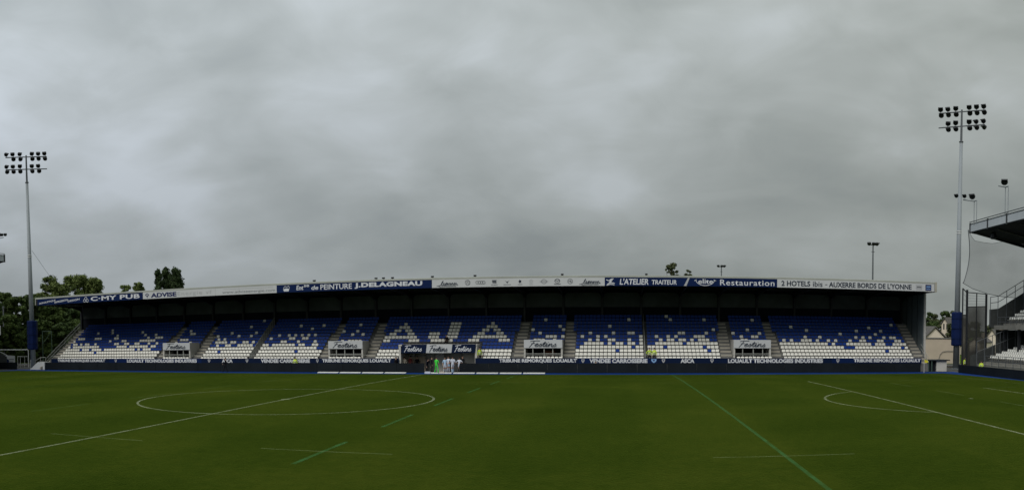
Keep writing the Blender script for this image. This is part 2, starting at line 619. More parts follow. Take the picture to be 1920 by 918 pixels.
LW = 0.15
mark([(0, -34), (0, 34)], LW, M['line'])
mark([(9.15 * math.cos(a), 9.15 * math.sin(a)) for a in np.linspace(0, 2 * math.pi, 73)], LW, M['line'])
mark([(0.2 * math.cos(a), 0.2 * math.sin(a)) for a in np.linspace(0, 2 * math.pi, 13)], 0.2, M['line'])
for s in (1, -1):
    pl = M['line'] if s > 0 else M['line_faint']
    mark([(36 * s, -20.16), (36 * s, 20.16)], LW, pl)
    for t in (1, -1):
        mark([(36 * s + 0.1 * s, 20.16 * t), (52.5 * s, 20.16 * t)], LW, M['line_faint'])
        mark([(47 * s, 9.16 * t), (52.5 * s, 9.16 * t)], LW, M['line_faint'])
    mark([(47 * s, -9.16), (47 * s, 9.16)], LW, pl)
    a0 = math.acos(5.5 / 9.15)
    mark([(s * (41.5 - 9.15 * math.cos(a)), 9.15 * math.sin(a)) for a in np.linspace(-a0, a0, 25)], LW, pl)
    mark([(41.5 * s - 0.15, 0), (41.5 * s + 0.15, 0)], 0.3, M['line'])
    mark([(52.5 * s, -34), (52.5 * s, 34)], LW, M['line_faint'])
    # rugby lines, painted over in green
    for k in range(-3, 4):
        mark([(10 * s, 9.5 * k - 2.5), (10 * s, 9.5 * k + 2.5)], 0.17, M['line_green'] if s > 0 else M['line_green_faint'])
    mark([(25.5 * s, -35.5), (25.5 * s, 35.2)], 0.15, M['line_green'] if s > 0 else M['line_green_faint'])
    for yy in (-14.2, -4.8, 4.8, 14.2):
        mark([(42.2 * s, yy - 2.2), (42.2 * s, yy + 2.2)], 0.13, M['line_faint'])
    for xa, xb in ((7.6, 12.5), (23.1, 27.9)):
        for yy in (-18.9, 18.9):
            mark([(xa * s, yy), (xb * s, yy)], 0.13, M['line_faint'])
mark([(-2.4, -18.9), (2.4, -18.9)], 0.13, M['line_faint'])

# ================================================================== GRANDSTAND
random.seed(3)
ROWS, TREAD, RISE = 13, 0.60, 0.388
YB0, ZT0 = 40.25, 0.65                             # back line and tread level of the first row
YP = 40.0 - 0.42                                   # parapet face
SX0, SX1 = -53.7, 53.9                             # ends of the seating


def yrow(i):
    return YB0 + TREAD * i


def zrow(i):
    return ZT0 + RISE * i


YFACE = YB0 - 0.52                                 # front of first tread
GS = thing('grandstand', 'long low grandstand of blue and white seats under a flat roof, across the pitch', 'grandstand', (0, 44, GZ))
AISLES = [(-36.9, -35.75), (-31.5, -30.3), (-14.15, -12.95), (-8.5, -7.35), (8.6, 9.75), (14.1, 15.3), (31.4, 32.6), (36.95, 38.15)]
VOMS = [(-35.7, -31.55), (-12.85, -8.6), (9.8, 14.05), (32.65, 36.85)]
TUN = (-4.15, 4.75)
RAILS = [-22.9, 23.0]
UPPER = 5                                           # first row above the openings
YBACK = 48.3


def terrace(x0, x1, i0, i1, zb, name='terrace'):
    """stepped concrete from row i0 to row i1 (exclusive), underside at zb"""
    poly = [(yrow(i0) - TREAD + 0.08, zb)]
    for i in range(i0, i1):
        y = yrow(i) - TREAD + 0.08
        poly += [(y, zrow(i)), (y + TREAD, zrow(i))]
    poly[-1] = (YBACK - 0.02 if i1 == ROWS else poly[-1][0], poly[-1][1])
    poly.append((poly[-1][0], zb))
    return MB().prism(poly, 'x', x0, x1, M['dark_concrete']).build(name, GS)  # darker than the steps: shade of risers and row gaps put into the colour


cuts = sorted([(a, b, 'v') for a, b in VOMS] + [(TUN[0], TUN[1], 't')])
x = -55.3
for a, b, k in cuts:
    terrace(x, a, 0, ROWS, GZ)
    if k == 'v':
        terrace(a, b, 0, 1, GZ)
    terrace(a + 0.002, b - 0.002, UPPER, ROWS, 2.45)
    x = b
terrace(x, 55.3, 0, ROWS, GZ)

# aisle steps (two to a row), paler than the terrace, which has riser shade in its colour
for a, b in AISLES + [(-55.0, -53.95), (54.1, 55.2)]:
    mb = MB()
    for i in range(1, ROWS):
        y = yrow(i - 1) + 0.08
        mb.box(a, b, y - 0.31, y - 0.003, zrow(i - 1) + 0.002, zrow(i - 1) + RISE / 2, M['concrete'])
    mb.build('aisle_steps', GS)


# --- seats: which are white is read off the photograph, row by row (crop pixels, 7.65 to one photo pixel)
PAT = {
    80: {'b': {2: [(720, 760)], 3: []},
         'w': {3: [(150, 525), (555, 670), (700, 850), (880, 1224)], 4: [(275, 405), (440, 820), (1040, 1190)], 5: [(445, 490), (520, 555), (585, 665), (725, 765), (1010, 1090), (1160, 1224)],
               6: [(395, 470), (945, 990), (1130, 1210)], 7: [(510, 620), (745, 855), (1030, 1110)], 8: [(1040, 1085)], 9: [(775, 815), (980, 1010)], 10: [(990, 1030)]}},
    230: {'b': {}, 'w': {3: [(77, 180), (215, 260), (295, 410), (1060, 1150)], 4: [(77, 345), (385, 465), (1115, 1150)], 5: [(77, 90), (155, 240), (350, 395), (465, 510), (690, 780), (945, 985), (1190, 1224)],
                         6: [(77, 80), (240, 475), (730, 780), (820, 945)], 7: [(360, 405), (480, 560)], 8: [(295, 340), (445, 490), (980, 1030)], 9: [(265, 305), (945, 985)]}},
    380: {'b': {2: [(0, 45), (215, 260)]},
          'w': {3: [(45, 630), (660, 945), (985, 1224)], 4: [(170, 215), (305, 395), (480, 740), (765, 935), (985, 1224)], 5: [(40, 90), (170, 345), (390, 480), (565, 660), (700, 745), (1110, 1205)],
                6: [(215, 260), (305, 345), (965, 1010)], 7: [(215, 255), (515, 555), (685, 735), (905, 955), (1090, 1135)], 8: [(420, 465), (770, 815)], 10: [(665, 710)], 12: [(880, 915)]}},
    530: {'b': {2: [(185, 225)]},
          'w': {3: [(77, 80), (115, 275), (310, 470)], 4: [(77, 160), (220, 305), (405, 500)], 5: [(200, 245), (440, 490), (735, 780), (830, 880), (935, 1130)], 6: [(90, 190), (280, 380)],
                7: [(80, 125), (175, 220), (275, 315), (365, 415), (465, 510), (990, 1040), (1140, 1190)], 8: [(875, 925), (1070, 1115)], 9: [(390, 430)], 10: [(235, 285), (560, 605), (1080, 1125)]}},
    670: {'b': {}, 'w': {5: [(310, 470), (725, 885), (1045, 1147)], 6: [(390, 855), (1015, 1147)], 7: [(470, 570), (725, 825), (1035, 1147)], 8: [(545, 645), (695, 800)], 9: [(620, 775)], 10: [(695, 745)]}},
    820: {'b': {}, 'w': {5: [(0, 230), (440, 610), (875, 1040)], 6: [(0, 30), (130, 300), (510, 1000)], 7: [(0, 45), (155, 325), (585, 690), (855, 960)], 8: [(180, 340), (650, 755), (815, 920)], 9: [(200, 355), (720, 880)],
                         10: [(215, 370), (795, 840)]}},
    970: {'b': {}, 'w': {3: [(885, 1224)], 4: [(945, 1224)], 5: [(225, 385), (500, 560), (1010, 1065), (1120, 1170)], 6: [(395, 565), (620, 670), (900, 955), (1125, 1175)], 7: [(300, 350), (1015, 1065)],
                         8: [(200, 250), (635, 680)], 9: [(585, 635)], 11: [(390, 440)]}},
    1120: {'b': {2: [(255, 305)]},
           'w': {3: [(77, 485), (540, 660), (715, 935), (985, 1224)], 4: [(77, 85), (140, 195), (250, 370), (420, 540), (590, 715), (810, 1210)], 5: [(140, 250), (420, 475), (590, 700), (860, 915), (970, 1085), (1140, 1224)],
                 6: [(85, 140), (590, 645), (800, 855), (965, 1020), (1080, 1130)], 7: [(190, 250), (415, 525), (1175, 1224)], 8: [(845, 890), (1010, 1055)], 9: [(145, 190)], 11: [(410, 460), (1045, 1085)], 12: [(985, 1025)]}},
    1270: {'b': {2: [(415, 470)]},
           'w': {3: [(77, 355), (405, 660)], 4: [(110, 560)], 5: [(77, 110), (160, 215), (275, 440), (770, 820), (930, 1030)], 6: [(215, 370), (865, 970), (1030, 1185)], 7: [(77, 140), (255, 305), (415, 465), (795, 845), (1175, 1224)],
                 8: [(300, 345), (515, 565), (1000, 1050)], 9: [(75, 120)], 11: [(370, 415), (1060, 1100)]}},
    1420: {'b': {}, 'w': {3: [(340, 475), (520, 1147)], 4: [(340, 1030), (1085, 1140)], 5: [(77, 110), (375, 430), (480, 535), (640, 795), (850, 895), (1005, 1055), (1110, 1147)], 6: [(670, 715), (880, 925)], 7: [(1165, 1210)],
                          8: [(680, 720)], 9: [(455, 500)]}},
    1570: {'b': {2: [(670, 715)]},
           'w': {3: [(0, 75), (275, 490), (535, 935), (980, 1224)], 4: [(140, 500), (550, 700), (800, 995), (1045, 1095)], 5: [(0, 15), (170, 220), (330, 425), (570, 670), (820, 910), (965, 1010)],
                 6: [(245, 295), (345, 395), (450, 495), (640, 690), (740, 830), (1030, 1075)], 7: [(20, 60), (515, 560)], 8: [(245, 285), (585, 625)], 9: [(415, 455)], 10: [(240, 280), (760, 800)]}},
}


def seat_is_white(row, u):
    w = row <= 2
    for x0, d in PAT.items():
        c = (u - x0) * 7.65
        if c < -3 or c > 1227:
            continue
        for a, b in d['b'].get(row, ()):
            if a <= c <= b:
                return False
        for a, b in d['w'].get(row, ()):
            if a <= c <= b:
                w = True
    return w


def seat_mesh(m):
    """bucket seat on a bracket: origin on the tread below the backrest"""
    mb = MB()
    prof = [(-0.17, 0.475), (0.17, 0.475), (0.19, 0.51), (0.19, 0.69), (0.155, 0.755), (-0.155, 0.755), (-0.19, 0.69), (-0.19, 0.51)]
    n = len(prof)
    v = [(x, 0.0 + (z - 0.44) * 0.16, z) for x, z in prof] + [(x * 0.94, 0.035 + (z - 0.44) * 0.16, z) for x, z in prof]
    mb.add(v, [tuple(range(n))] + [(i, n + i, n + (i + 1) % n, (i + 1) % n) for i in range(n)] + [tuple(range(2 * n - 1, n - 1, -1))], m)
    mb.add([(-0.185, -0.30, 0.425), (0.185, -0.30, 0.425), (0.175, 0.01, 0.415), (-0.175, 0.01, 0.415), (-0.16, -0.28, 0.395), (0.16, -0.28, 0.395), (0.16, 0.02, 0.385), (-0.16, 0.02, 0.385)],
           [(0, 1, 2, 3), (0, 4, 5, 1), (1, 5, 6, 2), (3, 2, 6, 7), (0, 3, 7, 4), (4, 7, 6, 5)], m)
    mb.box(-0.03, 0.03, -0.20, -0.14, 0.0, 0.392, M['galv_dark'])
    return mb


SEATS = []
PITCHX = 0.44
for i in range(ROWS):
    nx = int((SX1 - SX0) / PITCHX)
    for k in range(nx):
        X = SX0 + (k + 0.5) * PITCHX
        if any(a - 0.17 + (0.0 if j % 2 else 0.5) * (i >= 8) < X < b + 0.17 - (0.5 if j % 2 else 0.0) * (i >= 8) for j, (a, b) in enumerate(AISLES)):
            continue
        if any(abs(X - a) < 0.3 for a in RAILS):
            continue
        if 0 < i < UPPER and any(a - 0.25 < X < b + 0.25 for a, b in VOMS):
            continue
        if i < UPPER and TUN[0] - 0.25 < X < TUN[1] + 0.25:
            continue
        Y = yrow(i) - 0.04
        SEATS.append((X, Y, zrow(i), seat_is_white(i, u_of(X, Y, zrow(i) + 0.6)), i))
SEATS.sort(key=lambda s: (s[4] == 0, math.hypot(s[0] - CX, s[1] - CY)))
seat_me = {True: seat_mesh(M['seat_white']).mesh('seat'), False: seat_mesh(M['seat_blue']).mesh('seat')}
for X, Y, Z, w, i in SEATS[:300]:
    o = link('seat', seat_me[w], GS)
    o.location = (X, Y, Z)
far = MB()
tmpl = {True: seat_mesh(M['seat_white']), False: seat_mesh(M['seat_blue'])}
for X, Y, Z, w, i in SEATS[300:]:
    t = tmpl[w]
    b = len(far.v)
    a = random.uniform(-0.02, 0.02)
    far.v += [(p[0] + X, p[1] + Y + a * p[0], p[2] + Z) for p in t.v]
    far.f += [tuple(q + b for q in f) for f in t.f]
    sl_ = [far.slot(m) for m in t.mats]
    far.mi += [sl_[q] for q in t.mi]
fo = far.build('seat_rows', GS)
fo['kind'] = 'stuff'

# --- back wall, columns, translucent panels, roof
COLX = [-55.6 + i * (110.7 / 24) for i in range(25)]
ZP0, ZP1 = 7.0, 8.72
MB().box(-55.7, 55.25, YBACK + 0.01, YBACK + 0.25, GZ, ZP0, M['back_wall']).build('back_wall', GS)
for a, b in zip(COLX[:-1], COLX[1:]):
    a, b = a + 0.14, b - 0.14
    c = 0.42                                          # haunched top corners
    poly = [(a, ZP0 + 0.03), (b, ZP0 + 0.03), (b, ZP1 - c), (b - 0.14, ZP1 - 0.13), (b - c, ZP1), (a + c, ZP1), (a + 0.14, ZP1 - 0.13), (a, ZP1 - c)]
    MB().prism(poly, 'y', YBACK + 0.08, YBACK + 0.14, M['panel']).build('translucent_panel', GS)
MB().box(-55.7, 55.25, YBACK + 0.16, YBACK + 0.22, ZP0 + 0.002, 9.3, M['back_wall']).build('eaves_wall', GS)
YRF, ZR0, ZR1 = 37.8, 8.87, 9.98                      # roof front edge
for X in COLX:
    zb = zrow(ROWS - 1)
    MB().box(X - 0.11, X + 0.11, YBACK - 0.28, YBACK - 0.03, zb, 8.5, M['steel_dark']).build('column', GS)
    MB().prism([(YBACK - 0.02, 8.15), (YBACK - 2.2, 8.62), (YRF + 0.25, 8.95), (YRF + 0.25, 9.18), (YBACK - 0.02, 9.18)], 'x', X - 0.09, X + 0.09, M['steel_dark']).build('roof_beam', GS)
RX0, RX1 = -55.45, onY(1752.6, 540, YRF).x
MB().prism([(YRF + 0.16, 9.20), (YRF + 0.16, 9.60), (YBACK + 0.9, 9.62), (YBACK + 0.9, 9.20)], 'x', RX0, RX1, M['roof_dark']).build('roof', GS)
for k in range(5):                                    # purlins under the roof
    y = YRF + 1.4 + k * 2.0
    MB().box(RX0 + 0.05, RX1 - 0.05, y, y + 0.09, 9.02, 9.198, M['steel_dark']).build('purlin', GS)
MB().box(RX0, RX1, YRF + 0.04, YRF + 0.15, ZR0, ZR1 - 0.22, M['steel_dark']).build('fascia', GS)
MB().prism([(YRF - 0.03, ZR1 - 0.21), (YRF - 0.03, ZR1 - 0.03), (YRF + 0.05, ZR1), (YRF + 0.9, ZR1 - 0.05), (YRF + 0.9, 9.605), (YRF + 0.155, 9.605), (YRF + 0.155, ZR1 - 0.21)], 'x', RX0, RX1, M['trim']).build('roof_edge', GS)
MB().box(RX1 + 0.002, RX1 + 0.26, YRF - 0.04, YBACK + 0.9, ZR0 - 0.02, ZR1 + 0.01, M['cap']).build('roof_end', GS)
MB().box(RX0 - 0.12, RX0 - 0.002, YRF - 0.04, YBACK + 0.9, ZR0 + 0.05, ZR1 + 0.01, M['trim']).build('roof_end', GS)
# right gable
YG = 41.3
MB().prism([(YG, zrow(2)), (YG, 8.9), (YBACK, 8.9), (YBACK, zrow(12) + 0.2)], 'x', 55.22, 55.30, M['gable']).build('gable_wall', GS)
MB().box(55.32, 55.56, YG - 0.10, YG + 0.12, GZ, 8.95, M['pale_wall']).build('gable_post', GS)
for k in range(1, 4):
    y = YG + k * 1.75
    MB().box(55.17, 55.215, y - 0.04, y + 0.04, zrow(int((y - YB0) / TREAD)), 8.9, M['steel_dark']).build('gable_mullion', GS)
# front parapet
for a, b in ((-54.6, TUN[0]), (TUN[1], 54.2)):
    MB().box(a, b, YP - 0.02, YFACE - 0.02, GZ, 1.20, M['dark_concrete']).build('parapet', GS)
# front rail above the parapet
for a, b in ((-54.4, TUN[0] - 0.2), (TUN[1] + 0.2, 54.0)):
    mb = MB()
    n = int((b - a) / 2.4)
    for k in range(n + 1):
        X = a + (b - a) * k / n
        mb.tube((X, YP + 0.03, 1.2), (X, YP + 0.03, 1.62), 0.018, None, M['rail'], 5)
    mb.tube((a, YP + 0.03, 1.62), (b, YP + 0.03, 1.62), 0.022, None, M['rail'], 5)
    mb.build('front_rail', GS)
# rails along the two middle aisles, slatted fences that run up the rake
for X in RAILS:
    mb = MB()
    for i in range(0, ROWS, 1):
        mb.box(X - 0.025, X + 0.025, yrow(i) - 0.3, yrow(i) - 0.25, zrow(i), zrow(i) + 1.0, M['rail'])
    for h in (0.25, 0.45, 0.65, 0.85, 1.0):
        mb.tube((X, yrow(0) - 0.3, zrow(0) + h), (X, yrow(12) - 0.3, zrow(12) + h), 0.03, None, M['rail'], 5)
    mb.build('aisle_fence', GS)
# outer stair rails
for X, m in ((-55.1, M['rail']), (55.18, M['rail'])):
    mb = MB()
    last = ROWS if X < 0 else 4
    for i in range(0, last, 2):
        mb.tube((X, yrow(i) - 0.3, zrow(i)), (X, yrow(i) - 0.3, zrow(i) + 1.05), 0.028, None, m, 6)
    for h in (0.55, 1.05):
        mb.tube((X, yrow(0) - 0.9, zrow(0) - RISE + h), (X, yrow(last - 1) - 0.3, zrow(last - 1) + h), 0.032, None, m, 6)
    mb.build('stair_rail', GS)
    if X < 0:                                          # wire mesh infill of the left rail
        mesh = MB()
        for i in range(ROWS * 3):
            t = i / (ROWS * 3)
            y = yrow(0) - 0.9 + t * (yrow(12) + 0.6 - yrow(0))
            z = zrow(0) - RISE + t * (zrow(12) + RISE - zrow(0))
            mesh.box(X - 0.006, X + 0.006, y, y + 0.02, z + 0.02, z + 1.04, M['rail'])
        mesh.build('rail_mesh', GS)
# concrete side wall of the left stair
MB().prism([(YFACE - 1.3, GZ), (YFACE - 1.3, 0.1), (yrow(0), zrow(0) + 0.1), (YBACK, zrow(12) + 0.1), (YBACK, GZ)], 'x', -55.55, -55.31, M['concrete']).build('stair_wall', GS)

# --- vomitories
for n_, (a, b) in enumerate(VOMS):
    yf = yrow(0) + 0.16
    zt = 3.22
    mb = MB()
    zb = zrow(0) + 0.01
    yb = yrow(UPPER) - TREAD + 0.07
    MB().box(a + 0.01, a + 0.19, yf, yb, zb, zt - 0.16, M['pale_wall']).build('vomitory_wall', GS)
    MB().box(b - 0.19, b - 0.01, yf, yb, zb, zt - 0.16, M['pale_wall']).build('vomitory_wall', GS)
    MB().box(a + 0.005, b - 0.005, yf - 0.02, yb, zt - 0.158, zt, M['pale_wall']).build('vomitory_roof', GS)
    MB().box(a + 0.2, b - 0.2, yb - 0.06, yb - 0.01, zb, 2.44, M['back_wall']).build('vomitory_back', GS)
    for k in range(1, 4):
        X = a + (b - a) * (k / 4 + random.uniform(-0.03, 0.03))
        MB().box(X - 0.045, X + 0.045, yf + 0.03, yf + 0.12, zb, 2.3, M['rail']).build('vomitory_post', GS)
    MB().tube((a + 0.2, yf - 0.03, 1.72), (b - 0.2, yf - 0.03, 1.72), 0.03, None, M['rail'], 6).build('vomitory_rail', GS)
    if n_ == 2:
        MB().box(b - 2.2, b - 1.0, yb - 0.45, yb - 0.1, zb, 2.0, mat('door_rust', (0.16, 0.06, 0.035), 0.8)).build('vomitory_door', GS)

# --- players' tunnel
a, b = TUN
yf, yb = YFACE - 0.02, yrow(UPPER) - TREAD + 0.06
MB().box(a + 0.005, a + 0.25, yf, yb, GZ, 2.62, M['pale_wall']).build('tunnel_wall', GS)
MB().box(b - 0.25, b - 0.005, yf, yb, GZ, 2.62, M['pale_wall']).build('tunnel_wall', GS)
MB().box(a + 0.002, b - 0.002, yf - 0.03, yb, 2.622, 2.78, M['pale_wall']).build('tunnel_roof', GS)
MB().box(a + 0.26, b - 0.26, yb - 0.08, yb - 0.01, GZ, 2.61, M['pale_wall']).build('tunnel_back', GS)
MB().box(-0.28, 0.62, yb - 1.2, yb - 0.7, GZ, 2.61, M['pale_wall']).build('tunnel_pillar', GS)
MB().box(2.9, 4.35, yb - 1.4, yb - 1.2, GZ, 2.0, M['pale_wall']).build('tunnel_screen', GS)
MB().box(-3.85, -1.6, yb - 0.9, yb - 0.75, GZ, 1.35, mat('tunnel_cream', (0.38, 0.32, 0.25), 0.8)).build('tunnel_counter', GS)
for X in (-3.0, -1.9):
    MB().box(X - 0.11, X + 0.11, yb - 0.75, yb - 0.55, GZ, 2.6, M['pale_wall']).build('tunnel_post', GS)

# ================================================================== SIGNS
YS = YRF - 0.055


def px_x(u, Y):
    return onY(u, 560, Y).x


def roof_banner(u0, u1, m, label):
    x0, x1 = px_x(u0, YS), px_x(u1, YS)
    t = thing('advertising_sign', label, 'sign', ((x0 + x1) / 2, YS, ZR0), 'signs along the grandstand roof edge')
    MB().box(x0 + 0.01, x1 - 0.01, YS, YRF + 0.03, ZR0 + 0.02, ZR1 - 0.225, m).build('panel', t)
    return t


zb_, zt_ = ZR0 + 0.02, ZR1 - 0.225
zh = zt_ - zb_
yl = YS - 0.012


def zz(f):
    return zb_ + f * zh


def ban(t, body, u0, u1, f0, f1, m, **k):
    return lettering(t, body, px_x(u0, yl), px_x(u1, yl), zz(f0), zz(f1), yl, m, **k)


t = roof_banner(70, 268, M['navy'], 'navy roof sign with slanted words and C-MY PUB in white letters')
ban(t, 'SIGNALETIQUE', 73, 104, 0.10, 0.42, M['letter_white'], bold=0.02, slope=0.11)
ban(t, 'IMPRESSION', 102, 127, 0.16, 0.46, M['letter_white'], bold=0.02, slope=0.11)
ban(t, 'DESIGN', 127, 149, 0.20, 0.50, M['letter_white'], bold=0.02, slope=0.11)
mb = MB()
xe = px_x(161, yl)
for dx, dz in ((-0.24, 0.27), (0.24, 0.27), (0, 0.62)):
    strokes(mb, [ring(0, 0, 0.19, 12)], xe + dx, zz(dz), 1, 1, yl, 0.06, M['letter_white'])
mb.build('emblem', t)
ban(t, 'C·MY PUB', 170, 262, 0.18, 0.84, M['letter_white'], bold=0.03, spacing=1.05)
t = roof_banner(268, 404, M['banner_white'], 'white roof sign reading ADVISE in navy with a small tree')
mb = MB()
xe = px_x(276, yl)
strokes(mb, [[(0, 0.12), (0, 0.6)], [(0, 0.35), (-0.2, 0.62)], [(0, 0.35), (0.2, 0.62)], [(-0.28, 0.55), (-0.12, 0.8), (0.12, 0.8), (0.28, 0.55)]], xe, zb_, 1, 0.8, yl, 0.07, M['letter_navy'])
mb.build('emblem', t)
ban(t, 'ADVISE', 283, 331, 0.16, 0.82, M['letter_navy'], bold=0.045)
ban(t, 'Energie vf', 333, 397, 0.12, 0.80, M['letter_pale'], bold=0.0, spacing=1.2)
t = roof_banner(404, 519, M['banner_white'], 'white roof sign with a small line above a grey web address')
ban(t, 'Fournisseur de solutions energie pour vous', 420, 512, 0.70, 0.86, M['letter_pale'])
ban(t, 'www.adviseenergie.com', 417, 516, 0.10, 0.56, M['letter_grey'], bold=0.0)
t = roof_banner(519, 810, M['navy'], 'navy roof sign of a house painter, big white capital letters at its right')
mb = MB()
xe = px_x(537, yl)
mb.prism([(xe - 0.40, zz(0.42)), (xe - 0.28, zz(0.14)), (xe + 0.30, zz(0.14)), (xe + 0.38, zz(0.48)), (xe, zz(0.56))], 'y', yl - 0.004, yl + 0.008, M['letter_white'])
strokes(mb, [[(-0.36, 0.5), (-0.2, 0.78), (0.1, 0.72), (0.3, 0.82), (0.42, 0.55)]], xe, zb_, 1, zh, yl, 0.05, M['letter_white'])
mb.build('emblem', t)
ban(t, 'Ent', 556, 569, 0.24, 0.86, M['letter_white'], bold=0.02, shear=0.1)
ban(t, 'se', 570, 580, 0.62, 0.90, M['letter_white'], bold=0.02)
ban(t, 'de', 584, 597, 0.22, 0.76, M['letter_white'], bold=0.02, shear=0.15)
ban(t, 'PEINTURE', 601, 660, 0.18, 0.86, M['letter_white'], bold=0.015)
ban(t, 'J.DELAGNEAU', 665, 792, 0.16, 0.90, M['letter_white'], bold=0.05, spacing=1.06)
t = roof_banner(810, 1134, M['banner_white'], 'white roof sign with a row of small grey car emblems')
for ua in (819, 1086):
    xa, xb = px_x(ua, yl), px_x(ua + 42, yl)
    strokes(MB(), JEANNIN, xa, zz(0.28), (xb - xa) / 5.6, zh * 0.34, yl, 0.055, M['letter_dark'], shear=0.1).build('lettering', t)


def emblem(u, lines, w=0.05, m=None, extra=None, curve=False):
    mb = MB()
    xe = px_x(u, yl)
    if lines:
        strokes(mb, lines, xe, zz(0.56), 1, 1, yl, w, m or M['letter_grey'], curve=curve)
    if extra:
        extra(mb, xe, zz(0.56))
    mb.build('emblem', t)


emblem(877, [ring(0, 0, 0.27), [(-0.2, 0.18), (-0.1, -0.2), (0, 0.0), (0.1, -0.2), (0.2, 0.18)], [(-0.1, 0.24), (0, 0.02), (0.1, 0.24)]], 0.045)
emblem(901, [ring(-0.36, 0, 0.15), ring(-0.12, 0, 0.15), ring(0.12, 0, 0.15), ring(0.36, 0, 0.15)], 0.045)


def seatbox(mb, x, z):
    mb.box(x - 0.24, x + 0.20, yl - 0.006, yl + 0.004, z + 0.02, z + 0.10, M['letter_dark'])
    mb.box(x - 0.24, x + 0.24, yl - 0.006, yl + 0.004, z + 0.13, z + 0.21, M['letter_dark'])
    mb.box(x - 0.20, x + 0.24, yl - 0.006, yl + 0.004, z - 0.10, z - 0.02, M['letter_dark'])
    mb.box(x - 0.34, x + 0.34, yl - 0.006, yl + 0.004, z - 0.30, z - 0.25, M['letter_grey'])


emblem(927, None, extra=seatbox)


def tri(mb, x, z):
    mb.prism([(x - 0.24, z + 0.2), (x - 0.05, z - 0.02), (x, z + 0.1), (x + 0.05, z - 0.02), (x + 0.24, z + 0.2), (x + 0.03, z - 0.12), (x - 0.03, z - 0.12)], 'y', yl - 0.006, yl + 0.004, M['letter_dark'])
    mb.box(x - 0.40, x + 0.40, yl - 0.006, yl + 0.004, z - 0.30, z - 0.25, M['letter_grey'])


emblem(951, None, extra=tri)


def blob(mb, x, z):
    mb.prism([(x + 0.12 * math.cos(k * math.pi / 5) * (1.5 if k % 2 else 0.9), z + 0.03 + 0.14 * math.sin(k * math.pi / 5) * (1.5 if k % 2 else 0.9)) for k in range(10)], 'y', yl - 0.006, yl + 0.004, M['letter_dark'])
    mb.box(x - 0.24, x + 0.24, yl - 0.006, yl + 0.004, z - 0.30, z - 0.26, M['letter_grey'])


emblem(975, None, extra=blob)
emblem(996, [ring(0, 0.05, 0.17), [(-0.1, -0.02), (0, 0.12), (0.1, 0.02)], [(-0.2, -0.27), (0.2, -0.27)]], 0.04, M['letter_pale'])
emblem(1020, [ring(0, 0, 0.27, rz=0.22), [(-0.42, 0), (0.42, 0)]], 0.045, M['letter_grey'])
emblem(1045, [ring(0, 0.05, 0.27, rz=0.2), [(-0.24, 0.1), (-0.1, 0.12), (0, -0.02), (0.1, 0.12), (0.24, 0.1)], [(-0.34, -0.28), (0.34, -0.28)]], 0.05, M['letter_dark'])
emblem(1069, [[(0.27 * math.cos(k * math.pi / 4 + 0.39), 0.27 * math.sin(k * math.pi / 4 + 0.39)) for k in range(9)], [(-0.15, -0.1), (-0.15, 0.12), (-0.07, 0), (0.0, 0.12), (0.0, -0.1)], [(0.16, 0.1), (0.06, 0.1), (0.06, -0.1), (0.16, -0.1), (0.16, 0)]], 0.05, M['letter_grey'])
t = roof_banner(1134, 1457, M['navy'], 'navy roof sign of a caterer with a white slash and smile')
mb = MB()
xe = px_x(1145, yl)
strokes(mb, [[(-0.45, 0.75), (-0.2, 0.62), (0.05, 0.8), (0.3, 0.85)], [(-0.1, 0.62), (0.2, 0.72), (-0.15, 0.45), (0.1, 0.48)], [(-0.35, 0.2), (0.0, 0.36), (0.42, 0.3)], [(-0.42, 0.08), (0.0, 0.18), (0.40, 0.12)]], xe, zb_, 1, zh, yl, 0.085, M['letter_white'])
mb.build('emblem', t)
ban(t, "L'ATELIER", 1162, 1216, 0.14, 0.88, M['letter_white'], bold=0.025, shear=0.12)
ban(t, 'TRAITEUR', 1222, 1269, 0.16, 0.72, M['letter_white'], bold=0.02, shear=0.05)
xa = px_x(1282, yl)
MB().prism([(xa, zb_ + 0.01), (xa + 0.28, zb_ + 0.01), (xa + 0.62, zt_ - 0.01), (xa + 0.44, zt_ - 0.01)], 'y', yl - 0.004, yl + 0.008, M['letter_pale']).build('slash', t)
ban(t, 'elite', 1309, 1337, 0.30, 0.88, M['letter_white'], bold=0.015)
xa = px_x(1322, yl)
strokes(MB(), [[(-1.1, 0.72), (-0.85, 0.36), (-0.4, 0.14), (0, 0.08), (0.4, 0.14), (0.85, 0.36), (1.1, 0.72)], [(-1.25, 0.66), (-0.98, 0.78)], [(1.25, 0.66), (0.98, 0.78)]], xa, zb_, 0.92, zh, yl, 0.06, M['letter_white']).build('smile', t)
ban(t, 'Restauration', 1350, 1452, 0.14, 0.84, M['letter_white'], bold=0.01, spacing=1.12)
t = roof_banner(1457, 1752, M['banner_white'], 'white roof sign of two hotels at the right end of the roof')
ban(t, '2 HOTELS', 1465, 1519, 0.18, 0.84, M['letter_dark'], bold=0.028)
ban(t, 'ibis', 1524, 1542, 0.18, 0.84, M['letter_dark'], bold=0.012)
ban(t, '-', 1547, 1551, 0.42, 0.50, M['letter_dark'])
ban(t, "AUXERRE BORDS DE L'YONNE", 1554, 1709, 0.16, 0.84, M['letter_dark'], bold=0.028)
xa, xb = px_x(1717, yl), px_x(1729, yl)
MB().box(xa, xb, yl - 0.002, yl + 0.008, zz(0.2), zz(0.86), M['letter_pale']).box(xa + 0.12, xb - 0.12, yl - 0.012, yl + 0.002, zz(0.46), zz(0.62), M['letter_grey']).build('emblem', t)
xa, xb = px_x(1735, yl), px_x(1746, yl)
mb = MB().box(xa, xb, yl - 0.002, yl + 0.008, zz(0.12), zz(0.88), M['letter_navy'])
